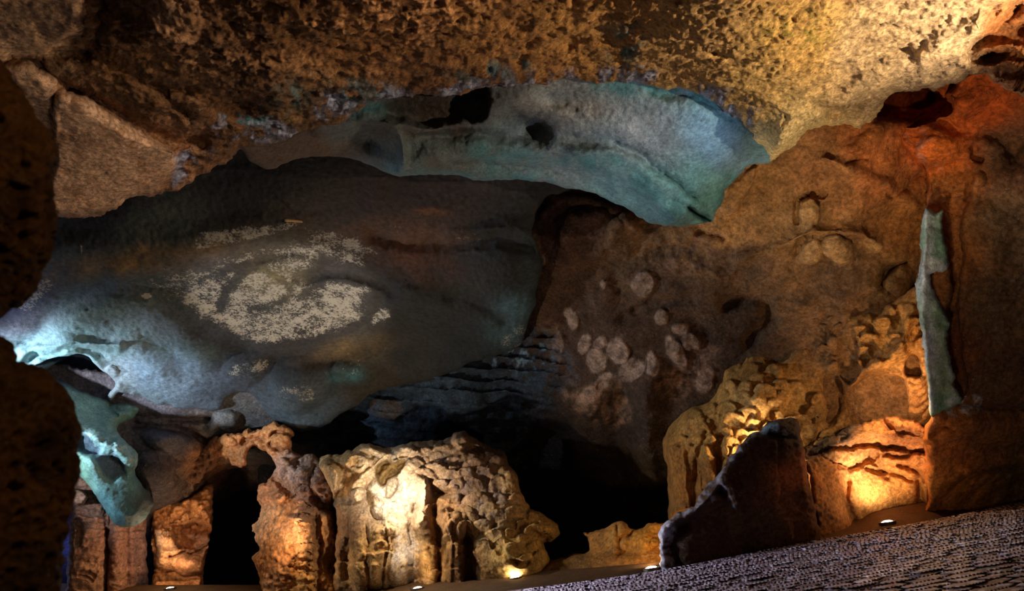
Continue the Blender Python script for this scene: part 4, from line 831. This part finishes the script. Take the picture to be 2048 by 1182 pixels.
def P_pt(g, C):
    c, h = CX; n = n2(g.x, g.y, 40, 89)
    C = C*(.62+.62*h)[..., None]; C = mixc(C, (215, 210, 228), sstep(.16, .34, CX_n[0]+.15*(h-.5))*c*.8)  # pale specks on the stone tops are painted glints
    return mixc(C, (88, 68, 62), (1-c)*.6)
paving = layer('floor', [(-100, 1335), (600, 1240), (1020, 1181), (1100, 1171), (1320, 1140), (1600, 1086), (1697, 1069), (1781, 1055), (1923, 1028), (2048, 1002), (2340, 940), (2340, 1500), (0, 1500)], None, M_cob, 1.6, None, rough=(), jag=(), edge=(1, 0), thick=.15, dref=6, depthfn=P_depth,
    pig=[(1300, 1160, (140, 122, 142)), (1700, 1120, (145, 124, 138)), (2000, 1100, (140, 118, 126)), (2000, 1180, (132, 112, 114))], paint=P_pt, crust_glint=lambda g: np.where(CX[1] > .72, .30, -.1)*CX[0]-.3*(1-CX[0]))  # this mask scatters more painted glints over some stones
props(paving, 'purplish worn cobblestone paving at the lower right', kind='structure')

# ------------------------------------------------------------------ floor lights
def plain(name, c, rough=.5, metal=0.0, emit=None, es=0):
    m = bpy.data.materials.new(name); m.use_nodes = True; nt = m.node_tree; b = nt.nodes['Principled BSDF']
    n = nt.nodes.new('ShaderNodeTexNoise'); n.inputs['Scale'].default_value = 60
    r = nt.nodes.new('ShaderNodeMapRange'); r.inputs[3].default_value = .75; r.inputs[4].default_value = 1.2
    nt.links.new(n.outputs['Fac'], r.inputs[0])
    v = nt.nodes.new('ShaderNodeVectorMath'); v.operation = 'SCALE'; v.inputs[0].default_value = lin(c)
    nt.links.new(r.outputs[0], v.inputs['Scale']); nt.links.new(v.outputs[0], b.inputs['Base Color'])
    b.inputs['Roughness'].default_value = rough; b.inputs['Metallic'].default_value = metal
    if emit: b.inputs['Emission Color'].default_value = (*emit, 1); b.inputs['Emission Strength'].default_value = es
    return m
M_ring = plain('lamp_housing', (70, 60, 50), .5, .8); M_lens = plain('lamp_lens', (230, 220, 200), .3, 0, (1, .85, .6), 40)
def lathe(name, prof, mat, parent=None, seg=32):
    V = []; Fc = []
    for i in range(seg):
        a = 2*math.pi*i/seg
        for r, z in prof: V.append((r*math.cos(a), r*math.sin(a), z))
    n = len(prof)
    for i in range(seg):
        j = (i+1) % seg
        for k in range(n-1): Fc.append((i*n+k, j*n+k, j*n+k+1, i*n+k+1))
    return mesh_obj(name, V, Fc, mat, parent=parent)
ring_p = [(.098, -.05), (.102, .012), (.096, .02), (.08, .02), (.076, .010), (.074, -.02)]
lens_p = [(.078, .006), (.06, .020), (.035, .030), (.001, .034)]
UL = [((1775, 1046), 62, WARM, (1745, 900, 9.2), 'recessed floor light in front of the broad orange boulder'),
      ((1303, 1138), 30, AMBER, (1270, 1060, 9.4), 'recessed floor light beside the tall dark boulder'),
      ((1030, 1157), 13, WARM, (1030, 1050, 10.3), 'recessed floor light at the right foot of the flowstone mound'),
      ((835, 1178), 9, WHITE, (800, 1000, 10.7), 'recessed floor light below the white part of the mound'),
      ((340, 1178), 20, WARM, (350, 1080, 12.4), 'recessed floor light at the foot of the short glowing pillar')]
sctrl = [(340, 1178, 11.4), (835, 1178, 10.15), (1030, 1157, 9.45), (1303, 1138, 7.78), (1775, 1046, 8.45)]
src = None
dg = bpy.context.evaluated_depsgraph_get()
for (px, py), en, col, tg, lab in UL:
    dirv = Vector(at(px, py, 1.0)-CAM).normalized()
    inv = strip.matrix_world.inverted()
    hit, loc, nr, _ = strip.ray_cast(Vector(CAM), dirv)
    p = loc if hit else Vector(at(px, py, 10))
    if src is None:
        root = bpy.data.objects.new('floor_light', None); scn.collection.objects.link(root)
        ring = lathe('housing', ring_p, M_ring, root); lens = lathe('lens', lens_p, M_lens, root); src = (root, ring, lens)
    else:
        root = src[0].copy(); scn.collection.objects.link(root)
        for s in src[1:]:
            c = s.copy(); c.parent = root; scn.collection.objects.link(c)
    root.location = p+Vector((0, 0, -.002)); props(root, lab, 'floor light', 'recessed floor lights along the cave wall')
    lamp('uplight', np.array(p)+np.array((0, 0, .12)), en, col, at(*tg), 110, .9, .04)

# ------------------------------------------------------------------ wooden peg on the vault
def box_bar(name, a, b, w, mat):
    a, b = np.array(a), np.array(b); t = (b-a)/np.linalg.norm(b-a); u = np.cross(t, [0, 0, 1.0]); u /= np.linalg.norm(u); v = np.cross(u, t)
    V = []; n = 6
    for i in range(n+1):
        s = i/n; ww = w*(1-.25*s)*(1+.08*math.sin(i*2.1))
        for j in range(8):
            q = 2*math.pi*j/8; V.append(a+(b-a)*s+ww*(u*math.cos(q)*1.1+v*math.sin(q)*.8)+v*.004*math.sin(3*s))
    Fc = [(i*8+j, i*8+(j+1) % 8, (i+1)*8+(j+1) % 8, (i+1)*8+j) for i in range(n) for j in range(8)]
    for base in (0, n*8):
        Fc += [(base, base+1, base+2, base+3), (base, base+3, base+4, base+7), (base+4, base+5, base+6, base+7)]
    return mesh_obj(name, V, Fc, mat)
def on_surface(o, x, y, off=0.0):
    h, l, n, _ = o.ray_cast(Vector(CAM), Vector(at(x, y, 1.0)-CAM).normalized())
    return np.array(l)-off*(at(x, y, 1.0)-CAM) if h else None
pa, pb = on_surface(layerC, 571, 441, .12), on_surface(layerC, 606, 444, -.02)
if pa is not None and pb is not None:
    peg = box_bar('wooden_peg', pa, pb, .022, plain('old_wood', (175, 140, 88), .7))
    props(peg, 'small pale wooden peg stuck in the far vault beside the white crust', 'peg')
